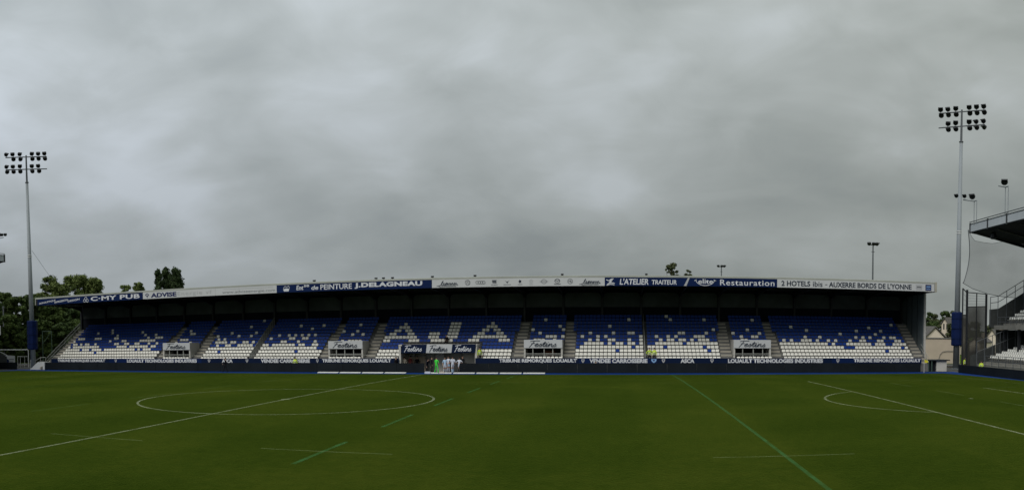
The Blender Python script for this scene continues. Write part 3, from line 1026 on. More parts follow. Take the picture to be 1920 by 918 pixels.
mb.box(xa + 0.1, xb - 0.1, yl - 0.012, yl + 0.002, zz(0.55), zz(0.68), M['letter_lightblue']).box(xa + 0.1, xb - 0.1, yl - 0.012, yl + 0.002, zz(0.3), zz(0.38), M['letter_lightblue'])
mb.build('emblem', t)

# --- banners on the parapet
YBn = YP - 0.05
Z0b, Z1b = 0.66, 1.27


def parapet_banner(u0, u1, items, label):
    x0, x1 = onY(u0, 675, YBn).x, onY(u1, 675, YBn).x
    t = thing('parapet_banner', label, 'banner', ((x0 + x1) / 2, YBn, Z0b), 'banners along the front of the grandstand')
    MB().box(x0 + 0.004, x1 - 0.004, YBn, YP - 0.022, Z0b, Z1b, M['deep_navy'] if (u0 // 10) % 2 else M['navy']).build('panel', t)
    y = YBn - 0.012
    for it in items:
        if isinstance(it[0], str):
            body, ua, ub = it
            lettering(t, body, onY(ua, 675, y).x, onY(ub, 675, y).x, 0.745, 1.185, y, M['letter_white'], bold=0.05)
        else:
            X = onY(it[0], 675, y).x
            w = it[1]
            MB().prism([(X - 0.19 * w, 1.16), (X - 0.15 * w, 0.92), (X, 0.74), (X + 0.15 * w, 0.92), (X + 0.19 * w, 1.16)], 'y', y - 0.004, y + 0.006, M['letter_pale'] if w < 1.2 else M['letter_lightblue']).prism(
                [(X - 0.09 * w, 1.09), (X, 0.90), (X + 0.09 * w, 1.09)], 'y', y - 0.012, y + 0.004, M['letter_navy']).build('emblem', t)
    return t


TRL, LTI, VC = 'TRIBUNE REMORQUES LOUAULT', 'LOUAULT TECHNOLOGIES INDUSTRIES', 'VENDEE CARROSSERIE'
parapet_banner(96, 205, [(TRL, 108, 197)], 'navy parapet banner TRIBUNE REMORQUES LOUAULT at the left end of the stand')
parapet_banner(205, 378, [((217), 1.0), (LTI, 238, 369)], 'navy parapet banner LOUAULT TECHNOLOGIES INDUSTRIES left of the tunnel')
parapet_banner(378, 450, [(392, 1.0), ('ASCA', 416, 436)], 'short navy parapet banner ASCA left of the tunnel')
parapet_banner(450, 592, [(463, 1.0), (VC, 489, 581)], 'navy parapet banner VENDEE CARROSSERIE left of the tunnel')
parapet_banner(592, 748, [(595, 0.8), (TRL, 604, 733)], 'navy parapet banner TRIBUNE REMORQUES LOUAULT just left of the tunnel')
parapet_banner(891, 1086, [(TRL, 936, 1082)], 'navy parapet banner TRIBUNE REMORQUES LOUAULT just right of the tunnel')
parapet_banner(1086, 1232, [(1093, 1.0), (VC, 1105, 1214), (1226, 1.6)], 'navy parapet banner VENDEE CARROSSERIE right of the tunnel with a pale blue crest')
parapet_banner(1232, 1350, [(1244, 1.0), ('ASCA', 1276, 1302), (1335, 1.0)], 'navy parapet banner ASCA right of the tunnel between two small crests')
parapet_banner(1350, 1560, [(LTI, 1365, 1543)], 'navy parapet banner LOUAULT TECHNOLOGIES INDUSTRIES right of the tunnel')
parapet_banner(1560, 1728, [(1571, 1.0), (TRL, 1601, 1726)], 'navy parapet banner TRIBUNE REMORQUES LOUAULT at the right end of the stand')


# --- catering signs above the openings
def festins(x0, x1, y, z0, z1, dark, label, slant=0.0):
    t = thing('entrance_sign', label, 'sign', ((x0 + x1) / 2, y, z0), 'signs above the stand openings')
    pm = M['deep_navy'] if dark else M['banner_white']
    MB().prism([(x0, z0), (x1, z0), (x1 + slant, z1), (x0 + slant, z1)], 'y', y, y + 0.05, pm).build('panel', t)
    w, h = x1 - x0, z1 - z0
    strokes(MB(), FESTINS, x0 + w * 0.10, z0 + h * 0.20, w * 0.84 / 6.1, h * 0.68 / 2.0, y - 0.012, h * 0.075, M['letter_white'] if dark else M['letter_dark'], shear=0.28).build('lettering', t)
    return t


vl = ['white sign in dark script over the opening at the far left', 'white sign in dark script over the opening left of the tunnel', 'white sign in dark script over the opening right of the tunnel', 'white sign in dark script over the opening at the far right']
for (a, b), lb in zip(VOMS, vl):
    festins(a + 0.03, b - 0.03, yrow(0) + 0.08, 2.33, 3.24, False, lb)
ts = YFACE - 0.11
tx = [TUN[0] + 0.28, TUN[0] + 3.15, TUN[0] + 6.05, TUN[1] - 0.22]
for k, lb in enumerate(('navy sign in white script, left of three above the tunnel', 'white sign in dark script, middle of three above the tunnel', 'navy sign in white script, right of three above the tunnel')):
    festins(tx[k] + 0.01, tx[k + 1] - 0.01, ts, 1.84, 2.79, k != 1, lb, 0.12 if k == 1 else 0.12)

# ================================================================== PITCHSIDE
YBD = 38.85
G_ = 'black boards between the track and the stand'
for x0, x1, lb in ((-54.9, -1.0, 'long black perimeter board in front of the left half of the stand'), (2.95, 54.0, 'long black perimeter board in front of the right half of the stand'), (-72, -60.6, 'short black perimeter board beyond the left corner flag')):
    t = thing('perimeter_board', lb, 'board', ((x0 + x1) / 2, YBD, GZ), G_)
    n = max(2, round((x1 - x0) / 3.1))
    for k in range(n):
        a, b = x0 + (x1 - x0) * k / n, x0 + (x1 - x0) * (k + 1) / n
        dy = random.uniform(-0.012, 0.012)
        MB().box(a + 0.012, b - 0.012, YBD + dy, YBD + 0.10 + dy, GZ, 0.74 + random.uniform(-0.012, 0.012), M['board']).build('panel', t)
KB = 'first second third fourth fifth sixth seventh eighth ninth tenth'.split()
for k in range(10):                                     # white boards laid at the edge of the track in front of the tunnel
    u0 = 596 + k * 43.2
    if 783 < u0 + 20 < 832:
        continue
    a, b = onZ(u0, 698.4).x, onZ(u0 + 40, 698.4).x
    o = MB().prism([(37.35, GZ - 0.018), (37.35, GZ + 0.03), (37.75, GZ + 0.10), (37.8, GZ - 0.018)], 'x', a, b, M['white_paint']).build('kerb_board')
    tag(o, '%s low white board, counted from the left, along the track edge near the tunnel' % KB.pop(0), 'board', 'low white boards at the edge of the track')


def corner_flag(x, y, label, cm, wave):
    t = thing('corner_flag', label, 'flag', (x, y, GZ))
    MB().tube((x, y, GZ - 0.01), (x, y, 1.22), 0.022, 0.018, M['white_paint'], 8).build('post', t)
    v, f = [], []
    for i in range(6):
        for j in range(4):
            s = i / 5
            v.append((x + wave * 0.45 * s, y + 0.05 * math.sin(s * 5), 1.2 - 0.36 * j / 3 - 0.12 * s + (0.1 * s * (j / 3))))
    for i in range(5):
        for j in range(3):
            f.append((i * 4 + j, i * 4 + j + 1, i * 4 + j + 5, i * 4 + j + 4))
    MB().add(v, f, cm).build('flag', t)


pR = onZ(1732.5, 698.5, GZ)
corner_flag(pR.x, pR.y, 'yellow corner flag at the right end of the stand', M['yellow'], 1)
pL = onZ(58, 693.5, GZ)
corner_flag(pL.x, pL.y, 'pale corner flag post below the left floodlight mast', M['white_paint'], 0.12)


# ================================================================== FLOODLIGHTS
def lamp_head(mb, c, yaw, tilt, s=1.0):
    """floodlight: deep dish reflector with glass, tilted down towards the pitch"""
    q = Quaternion((0, 0, 1), yaw) @ Quaternion((1, 0, 0), tilt)
    n = 10
    prof = [(0.10, 0.26), (0.17, 0.20), (0.27, 0.02), (0.31, -0.16), (0.29, -0.165)]
    v, f = [], []
    for r, d in prof:
        for i in range(n):
            a = 2 * math.pi * i / n
            v.append(Vector(c) + q @ Vector((r * 1.1 * math.cos(a) * s, d * s, r * math.sin(a) * s)))
    for k in range(len(prof) - 1):
        for i in range(n):
            f.append((k * n + i, k * n + (i + 1) % n, (k + 1) * n + (i + 1) % n, (k + 1) * n + i))
    f.append(tuple(range(n)))
    mb.add(v, f, M['lamp'])
    mb.add([v[(len(prof) - 1) * n + i] for i in range(n)], [tuple(range(n - 1, -1, -1))], M['lamp_glass'])
    # visor
    vv = [Vector(c) + q @ Vector(p) * s for p in ((-0.32, -0.16, 0.10), (0.32, -0.16, 0.10), (0.24, -0.46, 0.27), (-0.24, -0.46, 0.27), (-0.3, -0.16, 0.30), (0.3, -0.16, 0.30))]
    mb.add(vv, [(0, 1, 2, 3), (4, 5, 2, 3), (0, 3, 4), (1, 5, 2)], M['lamp'])
    return mb


def mast(x, y, ztop, label, yaw, missing, pad, lean):
    t = thing('floodlight_mast', label, 'floodlight', (x, y, GZ), 'floodlight masts at the corners of the pitch')
    zh_ = ztop - 4.0
    lx = lean
    MB().lathe((x, y, GZ), [(0.55, 0), (0.55, 0.08), (0.38, 0.10)], M['galv'], 14).build('base_plate', t)
    MB().tube((x, y, GZ + 0.05), (x + lx, y, zh_), 0.41, 0.20, M['galv'], 16).build('pole', t, True)
    MB().lathe((x + lx, y, zh_), [(0.2, -0.05), (0.28, -0.05), (0.28, 0.06), (0.2, 0.06)], M['galv_dark'], 12).build('flange', t)
    MB().tube((x + lx, y, zh_), (x + lx * 1.1, y, ztop), 0.15, 0.11, M['galv_dark'], 10).build('head_mast', t)
    d = Vector((math.cos(yaw), math.sin(yaw), 0))
    top = Vector((x + lx * 1.1, y, 0))
    for kb, zb in enumerate((ztop - 0.25, ztop - 2.05)):
        a, b = top - d * 3.05 + Vector((0, 0, zb)), top + d * 3.05 + Vector((0, 0, zb))
        MB().tube(a, b, 0.075, None, M['galv_dark'], 8).build('crossbar', t)
        for i, off in enumerate((-2.85, -1.85, -0.85, 0.95, 1.9, 2.85)):
            for lv, dz in enumerate((0.46, -0.30)):
                if (kb, i, lv) in missing:
                    continue
                c = top + d * (off + (0.08 if lv else -0.03)) + Vector((0, -0.15, zb + dz))
                mb = MB()
                lamp_head(mb, c, yaw + (off * -0.10) + random.uniform(-0.35, 0.35), 0.5 + random.uniform(-0.15, 0.15), 1.0)
                mb.tube(c + Vector((0, 0.16, 0)), top + d * off + Vector((0, 0, zb)), 0.035, None, M['lamp'], 5)
                mb.build('lamp', t)
    for k in range(2):
        zr = GZ + (ztop - GZ) * (0.525 + 0.008 * k)
        MB().lathe((x + lx * 0.56, y, zr), [(0.29, -0.05), (0.32, -0.05), (0.32, 0.05), (0.29, 0.05)], M['white_paint'], 12).build('collar', t)
    # blue crash padding laced round the pole
    z0, z1, r = pad
    prof = [(r * 0.9, z0), (r, z0 + 0.15), (r * 0.97, z0 + (z1 - z0) * 0.5), (r, z0 + (z1 - z0) * 0.52), (r * 0.98, z1 - 0.1), (r * 0.85, z1)]
    mb = MB()
    n = 8
    mb.lathe((x + lx * 0.12, y, 0), prof, M['pad'], n)
    mb.build('padding', t)
    for k in range(3):
        zz_ = z0 + (z1 - z0) * (0.2 + 0.3 * k)
        MB().lathe((x + lx * 0.12, y, zz_), [(r * 1.0, -0.04), (r * 1.02, -0.03), (r * 1.02, 0.03), (r * 1.0, 0.04)], M['deep_navy'], n).build('strap', t)
    return t


pl_ = Vector((-58.55, 40.3, GZ))
rl = math.hypot(pl_.x - CX, pl_.y - CY)
pr_ = Vector((61.42, 45.2, GZ))
rr = math.hypot(pr_.x - CX, pr_.y - CY)


def z_at(u, v, r):
    return at_range(u, v, r).z


mast(pl_.x, pl_.y, z_at(52, 290, rl), 'tall floodlight mast with blue padding, left of the grandstand', R(43), {(0, 0, 1), (1, 5, 0), (1, 5, 1)}, (z_at(58, 655, rl), z_at(57, 601, rl), 0.80), -0.42)
mast(pr_.x, pr_.y, z_at(1801, 205, rr), 'tall floodlight mast with blue padding, right of the grandstand', R(-43), {(1, 0, 0), (1, 0, 1)}, (z_at(1797, 648, rr), z_at(1797, 585, rr), 0.74), 0.28)


p0, p1 = at_range(60, 470, rl), at_range(97, 523, 150)
o = MB().tube(p0, p1, 0.025, None, M['galv_dark'], 4).build('guy_cable')
tag(o, 'thin cable sloping from the left floodlight mast down to the treetops', 'cable')


def small_mast(u, vtop, r, label, sp):
    p = at_range(u, 640, r)
    zt = z_at(u, vtop, r)
    t = thing('lamp_post', label, 'lamp post', (p.x, p.y, GZ), 'lamp posts behind the grandstand')
    MB().tube((p.x, p.y, GZ), (p.x, p.y, zt), 0.22, 0.13, M['galv_dark'], 8).build('pole', t)
    MB().tube((p.x - sp, p.y, zt), (p.x + sp, p.y, zt), 0.09, None, M['galv_dark'], 6).build('crossbar', t)
    MB().tube((p.x - sp * 0.4, p.y, zt - 1.3), (p.x + sp * 0.4, p.y, zt - 1.3), 0.07, None, M['galv_dark'], 6).build('crossbar', t)
    for k in (-1, 0.1, 1):
        mb = MB()
        lamp_head(mb, Vector((p.x + k * sp, p.y, zt + 0.25)), 0.5 * k, 0.5, 1.2)
        mb.build('lamp', t)


small_mast(1635, 459, 150, 'slim dark lamp post rising behind the right end of the roof', 0.75)
small_mast(1352, 500, 215, 'small distant lamp post just above the roof', 0.8)

for u, where in ((588, 'the left part of the painter sign'), (704, 'the first capitals of the painter sign'), (718, 'the middle letters of the painter sign'), (735, 'the last letters of the painter sign'), (810, 'the join of the painter and car signs'), (890, 'the left part of the car emblem sign'), (1054, 'the right part of the car emblem sign'), (1212, 'the left part of the caterer sign')):      # small fittings along the roof edge
    X = px_x(u, YRF)
    t = thing('roof_spotlight', 'tiny dark spotlight on the roof edge above ' + where, 'spotlight', (X, YRF + 0.3, ZR1 - 0.03), 'spotlights along the roof edge')
    MB().box(X - 0.03, X + 0.03, YRF + 0.27, YRF + 0.33, ZR1 - 0.03, ZR1 + 0.06, M['steel_dark']).build('bracket', t)
    MB().prism([(YRF + 0.12, ZR1 + 0.07), (YRF + 0.1, ZR1 + 0.19), (YRF + 0.42, ZR1 + 0.24), (YRF + 0.42, ZR1 + 0.05)], 'x', X - 0.13, X + 0.13, M['lamp']).build('housing', t)

# ================================================================== END STANDS
random.seed(11)


def end_stand(sx, xf, ye, label, seats):
    """stand behind a goal; sx=+1 right of the pitch, -1 left. xf roof front line, ye its far end"""
    y0 = -30.0
    t = thing('end_stand', label, 'grandstand', (sx * (xf + 6), 10, GZ))

    def P(poly, a, b, m, name):
        return MB().prism([(sx * p, q) for p, q in poly], 'y', a, b, m).build(name, t)

    def B(x0, x1, ya, yb, za, zb, m, name):
        return MB().box(min(sx * x0, sx * x1), max(sx * x0, sx * x1), ya, yb, za, zb, m).build(name, t)

    # roof: deep fascia, sloping slab
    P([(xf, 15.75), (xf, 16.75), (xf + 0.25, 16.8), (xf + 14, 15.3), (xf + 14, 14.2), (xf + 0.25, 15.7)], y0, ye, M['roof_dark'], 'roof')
    n = 15
    for k in range(n):
        a, b = ye - (k + 1) * 4.4, ye - k * 4.4
        B(xf - 0.06, xf - 0.005, a + 0.14, b - 0.14, 15.85, 16.68, M['fascia_glass'], 'fascia_panel')
        B(xf - 0.10, xf - 0.004, b - 0.13, b + 0.13, 15.7, 16.85, M['steel_dark'], 'fascia_post')
    MB().tube((sx * (xf - 0.12), ye, 16.95), (sx * (xf - 0.12), y0, 16.95), 0.05, None, M['galv_dark'], 6).build('fascia_rail', t)
    MB().tube((sx * (xf - 0.05), ye, 16.72), (sx * (xf - 0.05), y0, 16.72), 0.06, None, M['galv_dark'], 6).build('fascia_rail', t)
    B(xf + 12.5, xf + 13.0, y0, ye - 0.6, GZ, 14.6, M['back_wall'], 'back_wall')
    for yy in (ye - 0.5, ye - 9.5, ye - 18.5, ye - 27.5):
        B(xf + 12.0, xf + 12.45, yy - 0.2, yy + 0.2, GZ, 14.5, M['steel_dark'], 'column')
    for k in range(7):
        yy = ye - 0.6 - k * 5.0
        P([(xf + 0.6, 15.55), (xf + 12.4, 13.4), (xf + 12.4, 14.15), (xf + 0.6, 15.6)], yy - 0.1, yy + 0.1, M['steel_dark'], 'roof_beam')
    # lower terrace
    poly = [(xf + 0.35, GZ)]
    for i in range(9):
        x_ = xf + 0.35 + 0.75 * i
        z_ = 0.75 + 0.24 * i
        poly += [(x_, z_), (x_ + 0.75, z_)]
    poly.append((poly[-1][0], GZ))
    P(poly, y0, ye - 1.6, M['grey_concrete'], 'lower_terrace')
    # upper slab and terrace
    ux = xf + 3.4
    P([(ux, 4.72), (ux, 5.22), (ux + 9, 5.22), (ux + 9, 4.72)], y0, ye + 0.3, M['grey_concrete'], 'upper_slab')
    poly = [(ux + 0.9, 5.225)]
    for i in range(10):
        x_ = ux + 0.9 + 0.72 * i
        poly += [(x_, 5.45 + 0.42 * i), (x_ + 0.72, 5.45 + 0.42 * i)]
    poly.append((poly[-1][0], 5.225))
    P(poly, y0, ye - 0.4, M['grey_concrete'], 'upper_terrace')
    # dark infill below the slab
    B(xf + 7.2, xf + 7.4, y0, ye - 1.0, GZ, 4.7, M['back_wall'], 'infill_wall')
    for k in range(3):
        yy = ye - 1.2 - 3.4 * k
        B(ux + 0.5, ux + 0.8, yy - 0.15, yy + 0.15, GZ, 4.71, M['steel_dark'], 'column')
    # end screen that follows the rake, with its hand rail
    scr = mat('screen_mesh', (0.05, 0.055, 0.055), 0.8, 0.2, var=0.2)
    P([(ux - 0.6, 4.9), (ux - 0.6, 7.05), (ux + 0.6, 7.2), (ux + 8.5, 11.9), (ux + 8.5, 4.9)], ye + 0.32, ye + 0.38, scr, 'end_screen')
    P([(xf + 0.4, GZ), (xf + 0.4, 1.6), (ux + 0.3, 2.9), (ux + 0.3, GZ)], ye + 0.42, ye + 0.46, scr, 'lower_screen')
    P([(ux + 0.32, GZ), (ux + 0.32, 4.7), (ux + 9, 4.7), (ux + 9, GZ)], ye + 0.34, ye + 0.42, scr, 'lower_screen')
    mb = MB()
    pts = [(ux - 0.5, 7.06), (ux + 0.5, 7.2)] + [(ux + 0.5 + 1.15 * k, 7.2 + 0.685 * k) for k in range(1, 7)]
    for x_, z_ in pts:
        mb.tube((sx * x_, ye + 0.30, z_ - 2.0), (sx * x_, ye + 0.30, z_ + 1.45), 0.045, None, M['galv_dark'], 6)
    for h in (0.75, 1.45):
        mb.path([(sx * x_, ye + 0.30, z_ + h) for x_, z_ in pts], 0.04, M['galv_dark'])
    mb.build('hand_rail', t)
    # slab front rail and pitch wall
    mb = MB()
    for k in range(16):
        yy = ye - 1.0 - k * 1.3
        mb.tube((sx * (ux + 0.1), yy, 5.22), (sx * (ux + 0.1), yy, 6.15), 0.03, None, M['galv_dark'], 5)
    for z_ in (5.6, 6.15):
        mb.tube((sx * (ux + 0.1), ye - 0.5, z_), (sx * (ux + 0.1), y0, z_), 0.03, None, M['galv_dark'], 5)
    mb.build('balcony_rail', t)
    mb = MB()
    for k in range(14):
        yy = ye - 4.0 - k * 1.6
        mb.tube((sx * (xf + 0.1), yy, 0.6), (sx * (xf + 0.1), yy, 1.75), 0.035, None, M['galv_dark'], 5)
    for z_ in (1.2, 1.75):
        mb.tube((sx * (xf + 0.1), ye - 4.0, z_), (sx * (xf + 0.1), y0, z_), 0.03, None, M['galv_dark'], 5)
    mb.build('front_rail', t)
    # lower rail climbing along the far end of the terrace
    mb = MB()
    pts = [(xf + 0.3 + 1.0 * k, 1.0 + 0.36 * k) for k in range(6)]
    for x_, z_ in pts:
        mb.tube((sx * x_, ye - 1.5, z_ - 0.5), (sx * x_, ye - 1.5, z_ + 2.3), 0.04, None, M['galv_dark'], 5)
    for h in (1.1, 2.3):
        mb.path([(sx * x_, ye - 1.5, z_ + h) for x_, z_ in pts], 0.035, M['galv_dark'])
    mb.build('end_rail', t)
    # seats of the two tiers
    if seats:
        for i in range(9):
            for k in range(26):
                yy = ye - 2.3 - k * 0.5
                if i < 1:
                    continue
                o = link('seat', end_seat[True], t)
                o.location = (sx * (xf + 0.35 + 0.75 * i + 0.6), yy, 0.75 + 0.24 * i)
                o.rotation_euler = (0, 0, -sx * math.pi / 2)
        for i in range(5):
            for k in range(16):
                yy = ye - 0.9 - k * 0.5
                w = not (i > 2 and k < 9)
                o = link('seat', end_seat[w], t)
                o.location = (sx * (ux + 0.9 + 0.72 * i + 0.6), yy, 5.45 + 0.42 * i)
                o.rotation_euler = (0, 0, -sx * math.pi / 2)
    return t


end_seat = {True: seat_me[True], False: seat_me[False]}
XR, YE = 59.2, 37.0
end_stand(1, XR, YE, 'two-tier stand with a high cantilever roof at the right edge', True)
end_stand(-1, 62.4, 38.6, 'corner of a high roofed stand at the left edge', False)
o = MB().box(58.0, 58.12, -30, 37.2, GZ, 0.62, M['board']).build('perimeter_board')
tag(o, 'black perimeter board in front of the right hand stand', 'board', G_)


def roof_lamp(x, y, z, h, label, arm, n=1):
    t = thing('roof_floodlight', label, 'floodlight', (x, y, z), 'floodlights on the roofs of the end stands')
    mb = MB()
    s = 0.32
    mb.tube((x, y - s, z), (x, y - s, z + h), 0.045, None, M['galv'], 6)
    mb.tube((x, y + s, z), (x, y + s, z + h), 0.045, None, M['galv'], 6)
    mb.build('post', t)
    MB().path([(x, y - s, z + h), (x, y + s, z + h), (x + arm * 1.4, y + s, z + h + 0.05)], 0.06, M['galv']).build('arm', t)
    for k in range(n):
        mb = MB()
        lamp_head(mb, Vector((x + arm * (0.2 + 1.15 * k), y + s * (1 - k), z + h + 0.55 - 0.12 * k)), arm * 0.9, 0.4, 1.1 if k == 0 else 0.75)
        mb.build('lamp', t)


roof_lamp(XR - 0.1, YE - 1.4, 16.6, 2.6, 'twin roof floodlight on the corner of the right stand roof', -1, 3)
roof_lamp(XR - 0.1, YE - 8.8, 16.7, 2.9, 'single roof floodlight farther right on the right stand roof', -0.6, 1)
roof_lamp(-62.3, 36.9, 16.6, 2.5, 'roof floodlight on the left stand corner at the left edge', 0.9, 3)

# loudspeaker below the right roof corner
p = onY(1863, 441, YE - 3)
t = thing('loudspeaker', 'small loudspeaker hanging under the right stand roof', 'loudspeaker', (p.x, p.y, p.z))
MB().lathe((p.x, p.y, p.z - 0.3), [(0.10, 0.6), (0.3, 0.45), (0.38, 0.0), (0.28, -0.12)][::-1], M['lamp'], 10).build('horn', t)
MB().tube((p.x, p.y, p.z + 0.25), (p.x, p.y, p.z + 1.2), 0.03, None, M['lamp'], 5).build('bracket', t)


# ---- fence and net between the mast and the right stand
def net_mat(name, col, a):
    m = bpy.data.materials.new(name)
    m.use_nodes = True
    nd, lk = m.node_tree.nodes, m.node_tree.links
    b = nd['Principled BSDF']
    b.inputs['Base Color'].default_value = (*col, 1)
    b.inputs['Roughness'].default_value = 0.9
    g = N(nd, 'ShaderNodeTexCoord')
    n_ = N(nd, 'ShaderNodeTexNoise')
    n_.inputs['Scale'].default_value = 0.25
    lk.new(g.outputs['Object'], n_.inputs['Vector'])
    c = ramp(nd, lk, n_.outputs[0], [(0.3, (a * 0.8,) * 3), (0.7, (a * 1.2,) * 3)])
    lk.new(c, b.inputs['Alpha'])
    return m


M['net'] = net_mat('ball_net', (0.06, 0.068, 0.07), 0.27)
M['mesh'] = net_mat('fence_mesh', (0.030, 0.030, 0.026), 0.90)
yn = YE + 1.0


def np_(u, v):
    return onY(u, v, yn)


t = thing('ball_net', 'sagging grey ball net hung from the right stand roof', 'net', tuple(np_(1840, 560)))
cols = [(1817, 430, 1806, 528), (1821, 445, 1807, 530), (1829, 451, 1823, 541), (1845, 455, 1840, 546), (1862, 456, 1852, 551), (1885, 452, 1880, 556), (1920, 440, 1925, 560), (1975, 420, 1985, 560)]
v, f = [], []
K = 10
for c in cols:
    for j in range(K + 1):
        s = j / K
        sag = -5 * math.sin(s * math.pi) if c is cols[0] or c is cols[1] else 0
        sag = (7 if c is cols[0] else 6 if c is cols[1] else 0) * math.sin(s * math.pi)
        p = np_(c[0] + (c[2] - c[0]) * s + sag, c[1] + (c[3] - c[1]) * s)
        v.append((p.x, p.y + 0.25 * math.sin(s * 3 + c[0]), p.z))
for i in range(len(cols) - 1):
    for j in range(K):
        a = i * (K + 1) + j
        f.append((a, a + 1, a + K + 2, a + K + 1))
MB().add(v, f, M['net']).build('netting', t, True)
mb = MB()
e0 = [v[j] for j in range(K + 1)]
mb.path(e0, 0.05, M['galv_dark'], 5)
mb.path([v[i * (K + 1)] for i in range(len(cols))], 0.02, M['galv_dark'], 5)
mb.path([v[i * (K + 1) + K] for i in range(len(cols))], 0.035, M['galv_dark'], 5)
mb.build('edge_cord', t)

yf_ = YE + 0.9


def fp(u, v):
    return onY(u, v, yf_)


t = thing('mesh_fence', 'tall dark mesh fence panels between the mast and the right stand', 'fence', tuple(fp(1830, 700)))
for ua, ub, va, vb in ((1806, 1812.5, 541, 548), (1814.5, 1849, 548, 551)):
    a, b, c, d = fp(ua, va), fp(ub, vb), fp(ub, 574 if ua > 1810 else 590), fp(ua, 575 if ua > 1810 else 590)
    g0 = GZ
    MB().add([(d.x, yf_, g0), (c.x, yf_, g0), c, d], [(0, 1, 2, 3)], M['mesh']).build('mesh_panel', t)
    MB().tube(a, b, 0.06, None, M['steel_dark'], 6).build('rail', t)
    MB().tube(d, c, 0.05, None, M['steel_dark'], 6).build('rail', t)
    for k in range(1, 5):
        MB().tube(a.lerp(d, k / 5), b.lerp(c, k / 5), 0.012, None, M['galv_dark'], 4).build('wire', t)
for u, v_, r_ in ((1805.5, 540, 0.06), (1813.5, 543, 0.10), (1831.5, 549, 0.05), (1849.5, 551, 0.10)):
    p = fp(u, v_)
    MB().box(p.x - r_, p.x + r_, yf_ - r_, yf_ + r_, GZ, p.z, M['steel_dark']).build('post', t)

# ================================================================== LEFT CORNER
# white concrete ramp block beside the stand
p = onZ(64, 692, GZ)
o = MB().prism([(-56.9 - 0.9, GZ), (-54.95, GZ), (-54.95, 0.78), (-56.3, 0.78)], 'y', 38.75, 40.1, M['white_paint']).build('ramp_block')
tag(o, 'white concrete ramp block with a sloping side at the stand corner', 'ramp')
t = thing('stair_handrail', 'grey tubular handrail climbing behind the white ramp block', 'handrail', (-57, 40.3, GZ))
mb = MB()
pts = [(-59.2, 40.4, GZ), (-59.2, 40.4, 0.5), (-57.2, 40.4, 1.4), (-56.2, 40.4, 1.45)]
mb.path(pts, 0.05, M['rail'])
for x_, z_ in ((-58.2, 0.95), (-57.2, 1.4), (-56.2, 1.45)):
    mb.tube((x_, 40.4, GZ), (x_, 40.4, z_), 0.04, None, M['rail'], 6)
mb.path([(-59.2, 40.4, 0.0), (-57.2, 40.4, 0.9), (-56.2, 40.4, 0.9)], 0.035, M['rail'])
mb.build('rail', t)


def on_r(u, v, r):
    return at_range(u, v, r)


# goal-like white barrier frame at the left edge
RG = 124.0
t = thing('barrier_frame', 'white tubular barrier frame at the left edge below the trees', 'barrier', tuple(on_r(25, 690, RG).xy) + (GZ,))
A, B_, C_, D_ = on_r(-40, 655.5, RG), on_r(53, 655.5, RG), on_r(53, 686, RG), on_r(-40, 686, RG)
mb = MB()
mb.path([A, B_, Vector((B_.x, B_.y, GZ))], 0.075, M['white_paint'], 8)
mb.path([on_r(0, 659, RG), on_r(17, 668, RG)], 0.05, M['white_paint'], 6)
mb.path([on_r(33, 668, RG), on_r(52, 668, RG)], 0.035, M['white_paint'], 6)
mb.path([on_r(33, 682, RG), on_r(52, 682, RG)], 0.045, M['white_paint'], 6)
for u in (33, 38, 46):
    q = on_r(u, 668, RG)
    mb.tube((q.x, q.y, GZ), q, 0.03, None, M['white_paint'], 6)
mb.build('tube_frame', t)
t = thing('crowd_barrier_banner', 'white banner with a blue roundel behind the black board at the left edge', 'banner', tuple(on_r(12, 690, 122).xy) + (GZ,))
a, b = on_r(-30, 668, 122), on_r(28, 668, 122)
d = (b - a).normalized()
nrm = Vector((-d.y, d.x, 0)) * -0.03
zb0, zb1 = z_at(10, 682, 122), z_at(10, 667, 122)
bm = MB()
bm.add([(a.x, a.y, GZ), (b.x, b.y, GZ), (b.x, b.y, zb1), (a.x, a.y, zb1 + 0.3), (a.x - nrm.x, a.y - nrm.y, GZ), (b.x - nrm.x, b.y - nrm.y, GZ), (b.x - nrm.x, b.y - nrm.y, zb1), (a.x - nrm.x, a.y - nrm.y, zb1 + 0.3)],
       [(0, 1, 2, 3), (7, 6, 5, 4), (3, 2, 6, 7), (1, 5, 6, 2)], M['banner_white'])
bm.build('panel', t)
q = on_r(13.5, 676.5, 121.9)
dd = Vector((d.x, d.y, 0))
vs = [q + dd * 0.30 * math.cos(k * math.pi / 6) + Vector((0, 0, 0.34 * math.sin(k * math.pi / 6))) for k in range(12)]
MB().add(vs, [tuple(range(12))], M['navy']).build('roundel', t)
for k, (u0_, u1_, v_) in enumerate(((0, 10, 673), (0, 9, 677), (17, 26, 674), (17, 25, 678.5))):
    qa, qb = on_r(u0_, v_, 121.9), on_r(u1_, v_, 121.9)
    MB().add([qa, qb, qb + Vector((0, 0, 0.12)), qa + Vector((0, 0, 0.12))], [(0, 1, 2, 3)], M['letter_grey']).build('stripe', t)
